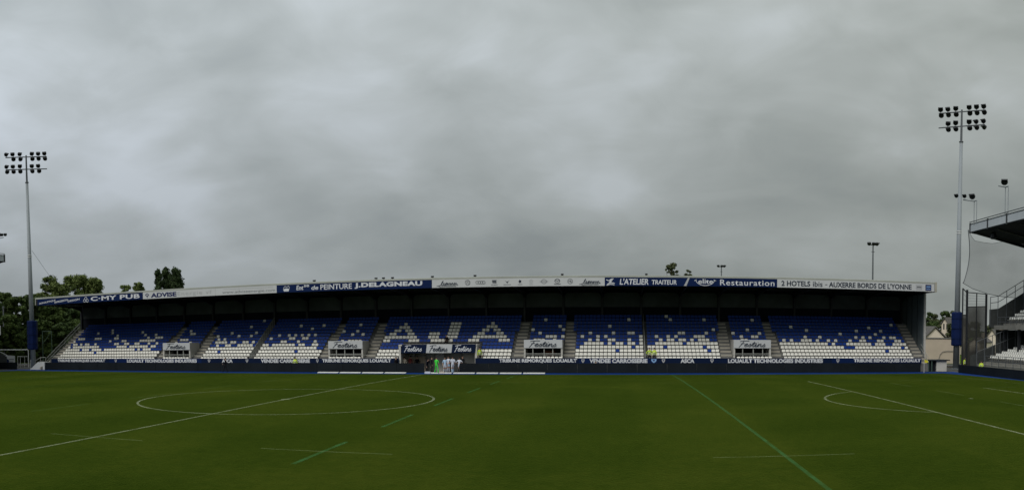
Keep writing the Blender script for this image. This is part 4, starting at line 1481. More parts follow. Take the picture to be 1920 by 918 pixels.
# green frame and white signboard by the wood
t = thing('green_frame', 'thin green metal frame standing before the dark trees', 'frame', tuple(on_r(88, 670, 125).xy) + (GZ,))
mb = MB()
a, b = on_r(79.5, 621, 125), on_r(96.5, 621, 125)
mb.path([Vector((a.x, a.y, GZ)), a, b, Vector((b.x, b.y, GZ))], 0.05, M['rail_green'], 6)
mb.path([a.lerp(Vector((a.x, a.y, GZ)), 0.35), b], 0.03, M['rail_green'], 5)
mb.build('tube', t)
t = thing('signboard', 'small white framed board on a pole at the left edge', 'sign', tuple(on_r(-1, 670, 126).xy) + (GZ,))
a = on_r(-4, 619, 126)
MB().box(a.x - 0.55, a.x + 0.62, a.y - 0.03, a.y + 0.03, a.z - 0.75, a.z + 0.75, M['white_paint']).build('panel', t)
MB().tube((a.x, a.y + 0.1, GZ), (a.x, a.y + 0.1, a.z), 0.05, None, M['galv_dark'], 6).build('pole', t)
p = on_r(6.5, 590, 132)
t = thing('telegraph_pole', 'thin grey pole standing among the trees at the left', 'pole', (p.x, p.y, GZ))
MB().tube((p.x, p.y, GZ), (p.x, p.y, p.z + 1.5), 0.13, 0.10, M['galv_dark'], 8).build('shaft', t)
MB().box(p.x - 0.3, p.x + 0.3, p.y - 0.04, p.y + 0.04, p.z + 1.2, p.z + 1.3, M['galv_dark']).build('crossarm', t)

# ================================================================== RIGHT CORNER BACKGROUND
# low shelter with a dark lid
t = thing('shelter', 'low grey pitchside shelter with a dark flat lid by the right corner', 'shelter', (57.2, 40.6, GZ))
a, b = onY(1756, 685, 40), onY(1775, 685, 40)
zt2 = onY(1760, 675, 40).z
MB().box(a.x, b.x, 40.0, 41.6, GZ, zt2 - 0.06, M['pale_wall']).build('wall', t)
MB().box(onY(1738, 685, 40).x, a.x - 0.01, 40.2, 41.6, GZ, zt2 - 0.06, M['back_wall']).build('recess', t)
MB().box(onY(1742, 685, 40).x, onY(1780, 685, 40).x, 39.8, 41.8, zt2 - 0.058, zt2 + 0.06, M['steel_dark']).build('lid', t)
for u in (1741, 1747):
    X = onY(u, 685, 39.9).x
    MB().box(X - 0.05, X + 0.05, 39.85, 39.95, GZ, zt2 - 0.06, M['rail_green']).build('post', t)

RW = 118.0


def bw(u, v, r=RW):
    return at_range(u, v, r)


def slab_wall(t, name, u0, u1, v0, v1, r, m, th=0.4):
    a, b = bw(u0, v0, r), bw(u1, v0, r)
    d = (b - a)
    d.z = 0
    d.normalize()
    n_ = Vector((-d.y, d.x, 0)) * th
    z0, z1 = GZ if v1 is None else z_at(u0, v1, r), z_at((u0 + u1) / 2, v0, r)
    vs = [(a.x, a.y, z0), (b.x, b.y, z0), (b.x, b.y, z1), (a.x, a.y, z1)]
    vs += [(x_ + n_.x, y_ + n_.y, z_) for x_, y_, z_ in vs]
    return MB().add(vs, [(0, 1, 2, 3), (7, 6, 5, 4), (3, 2, 6, 7), (1, 5, 6, 2), (0, 3, 7, 4)], m).build(name, t)


t = thing('boundary_wall', 'tall beige rendered wall behind the right corner of the pitch', 'wall', tuple(bw(1760, 680).xy) + (GZ,))
slab_wall(t, 'wall_face', 1722, 1800, 634, None, RW, M['render'])
slab_wall(t, 'coping', 1721.5, 1800.5, 632.8, 634.1, RW - 0.1, M['dark_concrete'], 0.6)
# curved pale panel outlined on the wall
pts = [bw(u, v, RW - 0.15) for u, v in ((1760, 674), (1763, 664), (1768, 659), (1776, 658), (1792, 658))]
MB().path(pts, 0.04, M['dark_concrete'], 5).build('moulding', t)
t = thing('low_wall', 'low beige wall at the foot of the right floodlight mast', 'wall', tuple(bw(1785, 690, 103).xy) + (GZ,))
slab_wall(t, 'wall_face', 1774, 1803, 686.5, None, 103, M['render'])
slab_wall(t, 'coping', 1773.5, 1803.5, 685.6, 686.6, 102.9, M['dark_concrete'], 0.6)


def house(u0, u1, veave, vpeak, vbase, r, depth, side, label, wall, back=0.0):
    """gabled house with its gable towards the pitch, roof running away to the left behind it"""
    a, b = bw(u0, veave, r), bw(u1, veave, r)
    d = b - a
    d.z = 0
    w = d.length
    d.normalize()
    n_ = Vector((-d.y, d.x, 0))
    off = d * side
    ze, zp = a.z, z_at((u0 + u1) / 2, vpeak, r)
    t = thing('house', label, 'house', (a.x, a.y, GZ))

    def pt(s, k, z):
        q = a + d * (w * s) + (n_ + off) * k
        return (q.x, q.y, z)
    zb = GZ if vbase is None else z_at(u0, vbase, r)
    g = [pt(0, 0, zb), pt(1, 0, zb), pt(1, 0, ze), pt(0.5, 0, zp), pt(0, 0, ze)]
    h = [pt(0, depth, zb), pt(1, depth, zb), pt(1, depth, ze), pt(0.5, depth, zp), pt(0, depth, ze)]
    MB().add(g + h, [(0, 1, 2, 3, 4), (9, 8, 7, 6, 5), (0, 4, 9, 5), (1, 6, 7, 2)], wall).build('wall', t)
    ov = 0.35
    rp = lambda s, k, z: pt(s, k, z)
    sl_ = (zp - ze) / 0.5
    L = [rp(-0.05, -ov, ze - 0.05 * sl_ + 0.05), rp(0.5, -ov, zp + 0.05), rp(0.5, depth + ov, zp + 0.05), rp(-0.05, depth + ov, ze - 0.05 * sl_ + 0.05)]
    Rr = [rp(1.05, -ov, ze - 0.05 * sl_ + 0.05), rp(0.5, -ov, zp + 0.05), rp(0.5, depth + ov, zp + 0.05), rp(1.05, depth + ov, ze - 0.05 * sl_ + 0.05)]
    mb = MB()
    for q in (L, Rr):
        top = [(x_, y_, z_ + 0.16) for x_, y_, z_ in q]
        mb.add(list(q) + top, [(0, 1, 2, 3), (7, 6, 5, 4), (0, 4, 5, 1), (1, 5, 6, 2), (2, 6, 7, 3), (3, 7, 4, 0)], M['roof_tile'])
    rf = mb.build('roof', t)
    c = pt(0.65, depth * 0.6, zp - 0.4)
    MB().box(c[0] - 0.35, c[0] + 0.35, c[1] - 0.35, c[1] + 0.35, c[2], c[2] + 1.5, M['render']).build('chimney', rf)
    return t, pt


house(1733, 1770.5, 632, 613.5, None, 132, 9, -0.75, 'cream gabled house behind the beige wall', M['render_pale'])
t, pt = house(1765.5, 1780, 608, 596, None, 168, 8, 0.55, 'small white gabled house on the slope among dark trees', M['render_pale'])
for s in (0.3, 0.7):
    z = z_at(1772, 612, 168)
    w0 = [pt(s - 0.09, -0.03, z - 0.6), pt(s + 0.09, -0.03, z - 0.6), pt(s + 0.09, -0.03, z + 0.6), pt(s - 0.09, -0.03, z + 0.6)]
    MB().add(w0, [(0, 1, 2, 3)], M['window']).build('window', t)
house(1818, 1838, 642, 634, None, 150, 8, 0.3, 'pale house glimpsed through the dark mesh fence', M['render_pale'])
house(1849, 1872, 634, 618, None, 170, 8, 0.3, 'far pale house glimpsed below the right stand slab', M['render_pale'])


# ================================================================== TREES
def tree(name, label, u, r, vtop, wpx, leaf, seed, group=None, n=5200, lsz=0.34, base=0.18, style='broad', zbase=GZ):
    rng = np.random.default_rng(seed)
    n, lsz = int(n * 2.1), lsz * 0.68
    p = at_range(u, 640, r)
    H = z_at(u, vtop, r) - zbase
    Wd = wpx / FP * r / 2
    t = thing(name, label, 'tree', (p.x, p.y, zbase), group)
    # trunk and limbs
    mb = MB()
    lean = rng.normal(0, 0.02, 2) * H
    k = 6
    pts = [Vector((p.x + lean[0] * s + 0.08 * math.sin(s * 6 + seed), p.y + lean[1] * s, zbase + H * 0.72 * s)) for s in np.linspace(0, 1, k)]
    r0 = 0.022 * H + 0.08
    for i in range(k - 1):
        mb.tube(pts[i], pts[i + 1], r0 * (1 - 0.8 * i / (k - 1)), r0 * (1 - 0.8 * (i + 1) / (k - 1)), M['bark'], 8)
    # clumps through the crown
    clumps = []
    if style == 'broad':
        nc = 60
        for i in range(nc):
            a = rng.uniform(0, 2 * math.pi)
            s = rng.uniform(0, 1) ** 0.5
            h = base + (1 - base) * rng.uniform(0.0, 1) ** 0.85
            q_ = (h - base) / (1 - base)
            lim = math.sqrt(max(0.12, 1 - max(0.0, (q_ - 0.45) / 0.60) ** 2)) if q_ > 0.45 else 0.72 + 0.62 * q_
            rad = Wd * (0.80 * s) * lim
            cr = Wd * rng.uniform(0.12, 0.27)
            z = min(zbase + H * h, zbase + H - cr * rng.uniform(0.55, 1.0))
            clumps.append((p.x + lean[0] + rad * math.cos(a), p.y + lean[1] + rad * math.sin(a), z, cr, cr * rng.uniform(0.6, 0.9)))
    else:
        nc = 44
        for i in range(nc):
            h = base + (1 - base) * (i + rng.uniform(0, 1)) / nc
            q_ = (h - base) / (1 - base)
            lim = 1.0 if q_ < 0.55 else math.sqrt(max(0.03, 1 - ((q_ - 0.55) / 0.46) ** 2))
            a = rng.uniform(0, 2 * math.pi)
            rad = Wd * 0.62 * rng.uniform(0.2, 1) * lim
            cr = Wd * rng.uniform(0.34, 0.5) * (0.5 + 0.5 * lim)
            clumps.append((p.x + rad * math.cos(a), p.y + rad * math.sin(a), min(zbase + H * h, zbase + H - cr), cr, cr * 1.25))
    for c in clumps[::2]:
        s = min(0.95, max(0.25, (c[2] - zbase - c[4]) / (H * 0.72)))
        i = min(k - 2, int(s * (k - 1)))
        mb.tube(pts[i], (c[0], c[1], c[2]), r0 * 0.28 * (1.1 - s), 0.03, M['bark'], 5)
    mb.build('trunk', t)
    vol = np.array([c[3] ** 2 for c in clumps])
    idx = rng.choice(len(clumps), n, p=vol / vol.sum())
    C = np.array(clumps)[idx]
    d = rng.normal(size=(n, 3))
    d /= np.linalg.norm(d, axis=1)[:, None]
    rad = rng.uniform(0.25, 1, n) ** 0.45 * rng.choice([1, 1, 1.12, 1.35], n)
    pos = C[:, :3] + d * rad[:, None] * np.c_[C[:, 3], C[:, 3], C[:, 4]]
    # leaf sprays: bent quads turned mostly outwards
    nrm = d + rng.normal(0, 0.55, (n, 3))
    nrm /= np.linalg.norm(nrm, axis=1)[:, None]
    ref = rng.normal(size=(n, 3))
    t1 = np.cross(nrm, ref)
    t1 /= np.linalg.norm(t1, axis=1)[:, None]
    t2 = np.cross(nrm, t1)
    s1 = (lsz * rng.uniform(0.55, 1.3, n))[:, None]
    s2 = s1 * rng.uniform(0.45, 0.8, n)[:, None]
    q = np.stack([pos - t1 * s1, pos - t2 * s2 * 0.8 + nrm * s1 * 0.2, pos + t1 * s1, pos + t2 * s2 + nrm * s1 * 0.15], 1).reshape(-1, 3)
    q[:, 2] = np.maximum(q[:, 2], zbase + 0.05)
    me = bpy.data.meshes.new('crown')
    me.vertices.add(4 * n)
    me.vertices.foreach_set('co', q.ravel())
    me.loops.add(4 * n)
    me.loops.foreach_set('vertex_index', np.arange(4 * n))
    me.polygons.add(n)
    me.polygons.foreach_set('loop_start', np.arange(0, 4 * n, 4))
    me.materials.append(leaf)
    me.update(calc_edges=True)
    me.validate()
    link('crown', me, t)
    return t


GW = 'trees of the wood behind the left corner'
wood = [(-18, 138, 556, 70), (8, 146, 549, 62), (34, 140, 556, 60), (62, 150, 552, 64), (88, 142, 566, 62), (112, 150, 572, 60), (138, 145, 580, 60), (24, 130, 592, 52), (76, 132, 600, 56), (118, 134, 606, 56), (-12, 128, 600, 50), (150, 136, 600, 50)]
wl_ = ['broad tree of the dark wood at the left edge of the picture', 'tallest rounded tree of the dark wood at the left edge', 'dark broad tree just left of the left floodlight mast', 'dark broad tree right behind the left floodlight mast', 'dark tree below the left tip of the grandstand roof',
       'dark tree seen under the left end of the grandstand roof', 'dark tree beside the leftmost column of the grandstand', 'lower bushy tree left of the blue mast padding', 'lower bushy tree right of the blue mast padding', 'lower bushy tree behind the left stair rail', 'low bushy tree behind the small white framed board', 'low bushy tree behind the top of the left stair']
for i, ((u, r, vt, w), lb) in enumerate(zip(wood, wl_)):
    tree('broadleaf_tree', lb, u, r, vt, w, LEAF[3] if i % 3 else LEAF[1], 40 + i, GW, n=6200, lsz=0.42, base=0.04)
# undergrowth that closes the wood: nobody could count it
rng = np.random.default_rng(5)
n = 26000
uu, rr_ = rng.uniform(-60, 175, n), rng.uniform(150, 168, n)
tt_ = (uu - U0) / FP + 0.005
hh = rng.uniform(0, 1, n) ** 0.8 * (9.5 + 1.6 * np.sin(uu * 0.11) + 1.0 * np.sin(uu * 0.37 + 1))
pos = np.c_[CX + rr_ * np.sin(tt_), CY + rr_ * np.cos(tt_), GZ + hh]
d1, d2 = rng.normal(size=(n, 3)), rng.normal(size=(n, 3))
d1 = d1 / np.linalg.norm(d1, axis=1)[:, None] * 0.6
d2 = d2 / np.linalg.norm(d2, axis=1)[:, None] * 0.45
vs = np.stack([pos - d1, pos - d2, pos + d1, pos + d2], 1).reshape(-1, 3)
vs[:, 2] = np.maximum(vs[:, 2], GZ)
o = MB().add(vs.tolist(), [(4 * i, 4 * i + 1, 4 * i + 2, 4 * i + 3) for i in range(n)], LEAF[1]).build('undergrowth')
tag(o, 'dense dark undergrowth filling the wood behind the left corner', 'undergrowth', kind='stuff')
GT = 'trees rising above the grandstand roof'
tree('broadleaf_tree', 'loose leafy tree right of the left mast, above the roof tip', 95, 156, 517, 84, LEAF[0], 81, GT, n=5200, lsz=0.36, base=0.25)
tree('broadleaf_tree', 'broadest leafy tree above the left end of the roof', 139, 160, 516, 92, LEAF[0], 82, GT, n=7600, lsz=0.38, base=0.25)
tree('broadleaf_tree', 'rounded leafy tree above the roof, third from the left mast', 183, 158, 522, 66, LEAF[0], 83, GT, n=6000, lsz=0.36, base=0.25)
tree('broadleaf_tree', 'small sparse treetop above the roof left of the poplars', 241, 175, 534, 36, LEAF[0], 84, GT, n=1900, lsz=0.34, base=0.3)
tree('broadleaf_tree', 'small sparse treetop above the roof beside the poplars', 262, 178, 530, 44, LEAF[0], 85, GT, n=2600, lsz=0.34, base=0.3)
tree('poplar_tree', 'left and smallest of the three dark poplars above the roof', 298, 170, 506, 25, LEAF[2], 86, GT, n=6000, lsz=0.36, base=0.12, style='column')
tree('poplar_tree', 'middle and tallest of the three dark poplars above the roof', 315, 172, 502, 33, LEAF[2], 87, GT, n=6800, lsz=0.36, base=0.12, style='column')
tree('poplar_tree', 'right one of the three dark poplars above the roof', 333, 171, 503, 37, LEAF[2], 88, GT, n=6800, lsz=0.36, base=0.12, style='column')
tree('conifer_tree', 'ragged treetop showing above the middle right of the roof', 1260, 150, 493, 34, LEAF[4], 89, GT, n=1700, lsz=0.30, base=0.45, style='broad')
tree('conifer_tree', 'small treetop tip just right of the ragged one above the roof', 1284, 152, 505, 20, LEAF[4], 90, GT, n=900, lsz=0.28, base=0.5, style='broad')
GR = 'trees on the slope behind the right corner'
far_ = [(1728, 178, 592, 34), (1742, 186, 586, 30), (1757, 180, 589, 34), (1774, 184, 583, 34), (1790, 180, 582, 34), (1750, 165, 604, 34), (1786, 166, 606, 36), (1826, 176, 604, 40), (1862, 178, 606, 40)]
fl_ = ['far tree right beside the pale gable post', 'far tree topping the wooded slope left of the houses', 'far tree above the roof ridge of the cream house', 'far tree above the small white house', 'far tree just left of the right mast padding', 'low dark tree behind the cream gable', 'low dark tree right of the small white house', 'far tree seen through the dark mesh fence', 'far tree seen behind the right stand rails']
for i, ((u, r, vt, w), lb) in enumerate(zip(far_, fl_)):
    tree('slope_tree', lb, u, r, vt, w, LEAF[1] if i % 2 else LEAF[4], 120 + i, GR, n=3600, lsz=0.34, base=0.02)


# ================================================================== PEOPLE
PM = {
    'skin': mat('skin', (0.42, 0.26, 0.19), 0.6, 0.3, var=0.06),
    'black': mat('cloth_black', (0.012, 0.012, 0.015), 0.9, 0.1),
    'charcoal': mat('cloth_charcoal', (0.03, 0.03, 0.035), 0.9, 0.1),
    'hivis': mat('cloth_hivis', (0.50, 0.66, 0.05), 0.7, 0.2, var=0.08),
    'green': mat('cloth_green', (0.06, 0.62, 0.06), 0.7, 0.2, var=0.08),
    'white': mat('cloth_white', (0.55, 0.58, 0.66), 0.8, 0.2, var=0.06),
    'lightblue': mat('cloth_lightblue', (0.36, 0.50, 0.66), 0.8, 0.2, var=0.08),
    'cream': mat('cloth_cream', (0.50, 0.45, 0.38), 0.8, 0.2),
    'maroon': mat('cloth_maroon', (0.10, 0.02, 0.02), 0.8, 0.2),
    'hair': mat('hair_dark', (0.02, 0.015, 0.012), 0.8, 0.2),
    'stripe': mat('cloth_stripe', (0.55, 0.56, 0.55), 0.5, 0.3),
}


def person(label, x, y, z, yaw=0.0, h=1.78, top='black', legs='black', socks=None, shoes='black', sleeve='long', pose='stand', hair='hair', group=None, vest=False):
    """one continuous skinned body in the given pose, facing -Y before the turn"""
    s = h / 1.78
    sk = [(0, 0, 0.96)]                                       # pelvis = root
    J = dict(pel=(0, 0, .96), wai=(0, 0, 1.10), che=(0, -.01, 1.32), nek=(0, 0, 1.48), chin=(0, -.02, 1.56), head=(0, -.02, 1.66), crown=(0, -.01, 1.755))
    for sgn, k in ((-1, 'l'), (1, 'r')):
        J.update({'sh' + k: (sgn * .17, 0, 1.43), 'el' + k: (sgn * .25, .02, 1.15), 'wr' + k: (sgn * .26, -.06, .91), 'ha' + k: (sgn * .26, -.08, .84),
                  'hi' + k: (sgn * .095, 0, .90), 'th' + k: (0, 0, 0), 'kn' + k: (sgn * .11, -.02, .49), 'an' + k: (sgn * .115, .02, .085), 'to' + k: (sgn * .125, -.15, .035)})
    if pose == 'walk':
        J.update(knl=(-.10, -.20, .52), anl=(-.10, -.24, .10), tol=(-.10, -.40, .06), knr=(.10, .06, .48), anr=(.10, .30, .12), tor=(.10, .17, .035), ell=(-.24, .14, 1.17), wrl=(-.24, .06, .95), hal=(-.24, .03, .89), elr=(.24, -.10, 1.17), wrr=(.22, -.28, 1.03), har=(.22, -.33, .99))
    if pose == 'wide':
        J.update(knl=(-.19, -.04, .49), anl=(-.25, .02, .085), tol=(-.29, -.13, .035), knr=(.19, -.04, .49), anr=(.25, .02, .085), tor=(.29, -.13, .035), ell=(-.31, -.02, 1.18), wrl=(-.33, -.10, .95), hal=(-.34, -.12, .89), elr=(.31, -.02, 1.18), wrr=(.33, -.10, .95), har=(.34, -.12, .89))
    if pose == 'hips':
        J.update(ell=(-.40, .06, 1.2), wrl=(-.19, -.06, 1.02), hal=(-.14, -.08, 1.0), elr=(.40, .06, 1.2), wrr=(.19, -.06, 1.02), har=(.14, -.08, 1.0))
    if pose == 'lean':                                        # bending forward over the board
        for k_, d in (('wai', (0, -.08, -.03)), ('che', (0, -.27, -.12)), ('nek', (0, -.40, -.16)), ('chin', (0, -.47, -.17)), ('head', (0, -.52, -.18)), ('crown', (0, -.56, -.2)), ('shl', (0, -.34, -.14)), ('shr', (0, -.34, -.14)),
                      ('ell', (0, -.42, -.2)), ('elr', (0, -.42, -.2)), ('wrl', (0, -.46, -.2)), ('wrr', (0, -.46, -.2)), ('hal', (0, -.48, -.2)), ('har', (0, -.48, -.2))):
            J[k_] = tuple(a + b for a, b in zip(J[k_], d))
    if pose == 'sit':
        for k_ in list(J):
            a = J[k_]
            if k_[:2] not in ('kn', 'an', 'to', 'th'):
                J[k_] = (a[0], a[1], a[2] - .46)
        for sgn, k in ((-1, 'l'), (1, 'r')):
            J.update({'kn' + k: (sgn * .13, -.42, .50), 'an' + k: (sgn * .13, -.40, .085), 'to' + k: (sgn * .14, -.56, .035), 'el' + k: (sgn * .24, -.06, .72), 'wr' + k: (sgn * .15, -.26, .60), 'ha' + k: (sgn * .13, -.33, .58)})
    if pose == 'crouch':
        for k_ in list(J):
            a = J[k_]
            if k_[:2] not in ('kn', 'an', 'to', 'th'):
                J[k_] = (a[0], a[1] - (.10 if a[2] > 1.2 else 0), a[2] - .62)
        for sgn, k in ((-1, 'l'), (1, 'r')):
            J.update({'kn' + k: (sgn * .17, -.34, .46), 'an' + k: (sgn * .14, -.02, .09), 'to' + k: (sgn * .15, -.18, .035), 'el' + k: (sgn * .26, -.24, .55), 'wr' + k: (sgn * .12, -.40, .52), 'ha' + k: (sgn * .08, -.45, .52)})
    for k in 'lr':
        J['th' + k] = tuple(a * .38 + b * .62 for a, b in zip(J['hi' + k], J['kn' + k]))
    RAD = dict(th=(.074, .074), pel=(.155, .115), wai=(.135, .10), che=(.165, .115), nek=(.058, .058), chin=(.066, .075), head=(.082, .098), crown=(.050, .058), sh=(.068, .068), el=(.044, .044), wr=(.030, .030), ha=(.042, .026), hi=(.092, .092), kn=(.058, .058), an=(.040, .045), to=(.040, .032))
    E_ = [('pel', 'wai', top), ('wai', 'che', top), ('che', 'nek', top), ('nek', 'chin', 'skin'), ('chin', 'head', 'skin'), ('head', 'crown', hair)]
    sk_ = socks or legs
    for k in 'lr':
        E_ += [('che', 'sh' + k, top), ('sh' + k, 'el' + k, top), ('el' + k, 'wr' + k, top if sleeve == 'long' else 'skin'), ('wr' + k, 'ha' + k, 'skin'),
               ('pel', 'hi' + k, legs), ('hi' + k, 'th' + k, legs), ('th' + k, 'kn' + k, 'skin' if sleeve == 'short' and legs != 'green' else legs), ('kn' + k, 'an' + k, sk_), ('an' + k, 'to' + k, shoes)]
    names = list(J)
    me = bpy.data.meshes.new('body')
    me.from_pydata([Vector(J[n]) * s for n in names], [(names.index(a), names.index(b)) for a, b, _ in E_], [])
    ob = bpy.data.objects.new('body', me)
    COL.objects.link(ob)
    ob.modifiers.new('skin', 'SKIN').use_smooth_shade = True
    sv = me.skin_vertices[0].data
    for i, n in enumerate(names):
        rr_ = RAD.get(n) or RAD[n[:2]]
        sv[i].radius = (rr_[0] * s, rr_[1] * s)
        sv[i].use_root = (n == 'pel')
    sub = ob.modifiers.new('sub', 'SUBSURF')
    sub.levels = sub.render_levels = 1
    dg = bpy.context.evaluated_depsgraph_get()
    dg.update()
    bm_ = bpy.data.meshes.new_from_object(ob.evaluated_get(dg))
    bpy.data.objects.remove(ob)
    bm_.materials.clear()
    slots = []
    segs = [(np.array(J[a]) * s, np.array(J[b]) * s, m) for a, b, m in E_]
    for _, _, m in segs:
        if m not in slots:
            slots.append(m)
            bm_.materials.append(PM[m])
    nP = len(bm_.polygons)
    cen = np.empty(nP * 3)
    bm_.polygons.foreach_get('center', cen)
    cen = cen.reshape(-1, 3)
    best = np.full(nP, 1e9)
    mi = np.zeros(nP, int)
    for a, b, m in segs:
        ab = b - a
        tt = np.clip(((cen - a) @ ab) / (ab @ ab), 0, 1)
        dist = np.linalg.norm(cen - a - tt[:, None] * ab, axis=1)
        w = dist < best
        best[w] = dist[w]
        mi[w] = slots.index(m)
    bm_.polygons.foreach_set('material_index', mi)
    bm_.polygons.foreach_set('use_smooth', [True] * nP)
    # fingers, nose and ears are added to the same mesh
    ex = MB()
    for sgn, k in ((-1, 'l'), (1, 'r')):
        hv, wv = Vector(J['ha' + k]) * s, Vector(J['wr' + k]) * s
        dr = (hv - wv).normalized()
        side = Vector((0, 1, 0)) if abs(dr.y) < 0.8 else Vector((0, 0, 1))
        inn = Vector((-sgn, 0, 0))
        for q, ln in zip((-.026, -.009, .009, .026), (.062, .075, .078, .068)):
            a = hv + side * q * s
            b = a + (dr * ln * .55 + inn * .008) * s
            ex.tube(a, b, .0095 * s, .0085 * s, PM['skin'], 5)
            ex.tube(b, b + (dr * ln * .5 + inn * .03) * s, .0085 * s, .007 * s, PM['skin'], 5)
        a = wv.lerp(hv, .4) - side * .03 * s
        ex.tube(a, a + (dr * .05 - side * .035) * s, .011 * s, .009 * s, PM['skin'], 5)
        hd = Vector(J['head']) * s
        ex.tube(hd + Vector((sgn * .078, .012, -.02)) * s, hd + Vector((sgn * .098, .02, .02)) * s, .02 * s, .014 * s, PM['skin'], 5)
    hd = Vector(J['head']) * s
    ex.tube(hd + Vector((0, -.085, .02)) * s, hd + Vector((0, -.122, -.025)) * s, .010 * s, .016 * s, PM['skin'], 5)
    for sgn in (-1, 1):
        ex.tube(hd + Vector((sgn * .032, -.080, .022)) * s, hd + Vector((sgn * .032, -.096, .022)) * s, .011 * s, .008 * s, PM['hair'], 6)
    ex.tube(hd + Vector((-.025, -.088, -.058)) * s, hd + Vector((.025, -.088, -.058)) * s, .009 * s, .009 * s, PM['maroon'], 5)
    e_me = ex.mesh('extra')
    bmm = bmesh.new()
    bmm.from_mesh(bm_)
    n0 = len(bmm.faces)
    bmm.from_mesh(e_me)
    bmm.faces.ensure_lookup_table()
    base_ = len(bm_.materials)
    for f_ in bmm.faces[n0:]:
        f_.material_index += base_
    for m in e_me.materials:
        bm_.materials.append(m)
    bmm.to_mesh(bm_)
    bmm.free()
    t = bpy.data.objects.new('person', None)
    COL.objects.link(t)
    t.location = (x, y, z)
    t.rotation_euler = (0, 0, yaw)
    t.empty_display_size = 0.3
    tag(t, label, 'person', group)
    link('body', bm_, t)
    # hair
    hc, hr = Vector(J['head']) * s + Vector((0, .015, .03)) * s, .102 * s
    v, f = [], []
    for i in range(5):
        a = i / 4 * math.pi * .55
        for j in range(10):
            b = 2 * math.pi * j / 10
            zc = math.cos(a)
            v.append(hc + Vector((hr * .92 * math.sin(a) * math.cos(b), hr * 1.06 * math.sin(a) * math.sin(b) + (.02 * s if math.sin(b) < 0 and i > 2 else 0), hr * zc)))
    for i in range(4):
        for j in range(10):
            f.append((i * 10 + j, i * 10 + (j + 1) % 10, (i + 1) * 10 + (j + 1) % 10, (i + 1) * 10 + j))
    MB().add(v, f, PM['hair']).build('hair', t, True)
    if vest:                                                   # silver bands of a high visibility jacket
        for zz_ in (1.08, 1.24):
            zo = -.46 if pose == 'sit' else -.62 if pose == 'crouch' else 0
            MB().lathe((0, -.005, (zz_ + zo) * s), [(.165 * s, -.025 * s), (.172 * s, 0), (.165 * s, .025 * s)], PM['stripe'], 12).build('reflective_band', t, True)
    return t


def pz(u, v):
    q = onZ(u, v, GZ)
    return q.x, q.y


GPL = 'players and staff in front of the tunnel'
GST = 'stewards round the ground'
x_, y_ = pz(423, 697.3)
person('person in black walking along the track in front of the left boards', x_, y_, GZ - .02, yaw=R(-60), h=1.74, pose='walk')
x_ = onY(553, 675, 39.25).x
person('steward in a yellow jacket behind the board left of the tunnel', x_, 39.28, GZ - .02, h=1.76, top='hivis', legs='black', pose='stand', group=GST, vest=True)
x_ = onY(1117, 680, 39.25).x
person('steward in yellow sitting low behind the board right of the tunnel', x_, 39.30, GZ - .02, h=1.72, top='hivis', legs='black', pose='sit', group=GST, vest=True)
x_ = onY(894, 660, 40.1).x + 0.35
person('steward in yellow standing at the right side of the tunnel mouth', x_, yrow(0) - .30, zrow(0), h=1.80, top='hivis', legs='black', pose='stand', yaw=R(40), group=GST, vest=True)
for u, lb, yw in ((1217.5, 'left of two stewards in yellow at the foot of the middle aisle rail', 30), (1226.5, 'right of two stewards in yellow at the foot of the middle aisle rail', -25)):
    person(lb, onY(u, 660, 40.2).x, yrow(0) - .36, zrow(0), h=1.74, top='hivis', legs='charcoal', pose='hips' if yw > 0 else 'stand', yaw=R(yw), group=GST, vest=True)
x_, y_ = pz(1809, 697.2)
person('steward in yellow standing below the right floodlight mast', x_, y_, GZ - .02, h=1.76, top='hivis', legs='black', pose='stand', yaw=R(25), group=GST, vest=True)
q = onX(1840, 683, 58.9)
person('steward in yellow half hidden behind the right hand board', q.x, q.y, GZ + .25, h=1.70, top='hivis', legs='black', pose='sit', yaw=R(-40), group=GST, vest=True)
q = onY(837.5, 640, yrow(5) - .15)
person('person in black sitting in the stand above the tunnel signs', q.x, yrow(5) - .22, zrow(5), h=1.72, pose='sit', top='black')
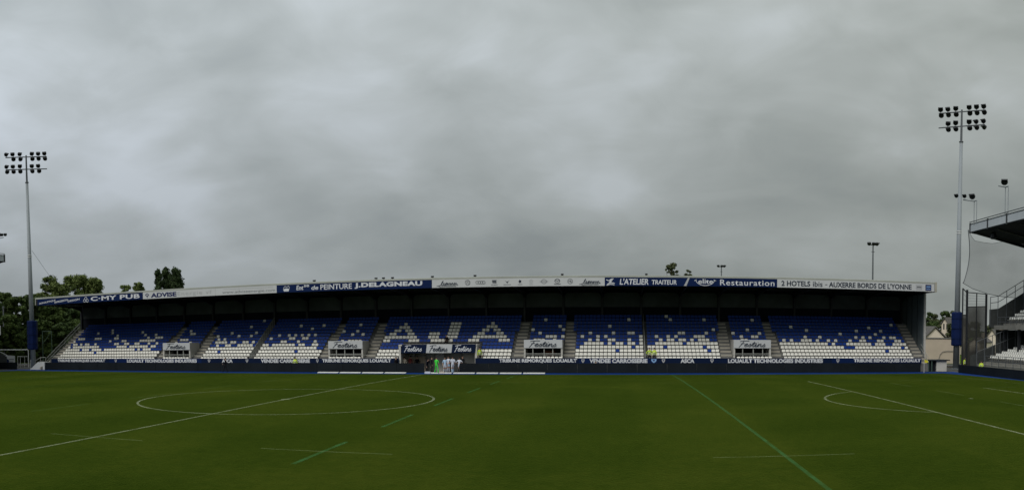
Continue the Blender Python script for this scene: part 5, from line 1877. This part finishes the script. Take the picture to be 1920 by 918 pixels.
# in front of the tunnel
for u, v_, top, legs, socks, h, pose, yw, lb in (
        (818.5, 699.6, 'green', 'green', 'green', 1.78, 'wide', 150, 'goalkeeper all in bright green in front of the tunnel'),
        (834.5, 699.3, 'lightblue', 'white', 'white', 1.76, 'stand', 20, 'player in pale blue next to the green goalkeeper'),
        (841.0, 697.6, 'white', 'lightblue', 'white', 1.80, 'hips', -30, 'player in white behind the pale blue one by the tunnel'),
        (849.0, 699.4, 'white', 'white', 'lightblue', 1.84, 'walk', 200, 'tallest player in white at the middle of the tunnel group'),
        (861.5, 697.8, 'white', 'white', 'charcoal', 1.66, 'hips', 175, 'player in white standing alone at the right of the tunnel group')):
    x_, y_ = pz(u, v_)
    person(lb, x_, y_, GZ - .02, yaw=R(yw), h=h, top=top, legs=legs, socks=socks, shoes='black', sleeve='short', pose=pose, group=GPL)
for u, y_, top, legs, h, pose, yw, lb in (
        (742.5, 39.25, 'black', 'black', 1.74, 'stand', 60, 'person in black beside the left edge of the tunnel'),
        (758.5, 40.6, 'cream', 'cream', 1.72, 'stand', 10, 'person in a cream top inside the left of the tunnel'),
        (769.5, 40.9, 'maroon', 'black', 1.80, 'stand', -10, 'person in dark maroon inside the left of the tunnel'),
        (782.0, 41.4, 'black', 'black', 1.74, 'stand', 0, 'person in black standing deep inside the tunnel'),
        (809.5, 38.2, 'black', 'black', 1.80, 'stand', 100, 'person in black just left of the green goalkeeper'),
        (800.5, 38.9, 'charcoal', 'black', 1.76, 'lean', 35, 'person in dark clothes bending at the gap of the boards'),
        (867.5, 39.8, 'black', 'charcoal', 1.86, 'stand', -20, 'tall person in black at the right of the tunnel'),
        (874.5, 39.3, 'charcoal', 'black', 1.72, 'crouch', -30, 'person in dark clothes crouching behind the board right of the players')):
    q = onY(u, 690, y_)
    person(lb, q.x, y_, GZ - .02, yaw=R(yw), h=h, top=top, legs=legs, pose=pose, group=GPL)
# two dark bags on the ground by the group
for k, u in enumerate((802.0, 828.0)):
    x_, y_ = pz(u, 699.6)
    mb = MB()
    mb.prism([(-.30, 0), (.30, 0), (.33, .10), (.26, .22), (-.26, .22), (-.33, .10)], 'y', -.14, .14, PM['cream'] if k else PM['white'])
    t = thing('kit_bag', ('pale kit bag on the ground left of the green goalkeeper', 'cream kit bag on the ground right of the green goalkeeper')[k], 'bag', (x_, y_, GZ - .02))
    o = mb.build('bag_body', t)
    o.matrix_parent_inverse = Matrix.Identity(4)
    o = MB().path([(-.15, 0, .21), (-.1, 0, .30), (.1, 0, .30), (.15, 0, .21)], .012, PM['black'], 5).build('handle', t)
    o.matrix_parent_inverse = Matrix.Identity(4)
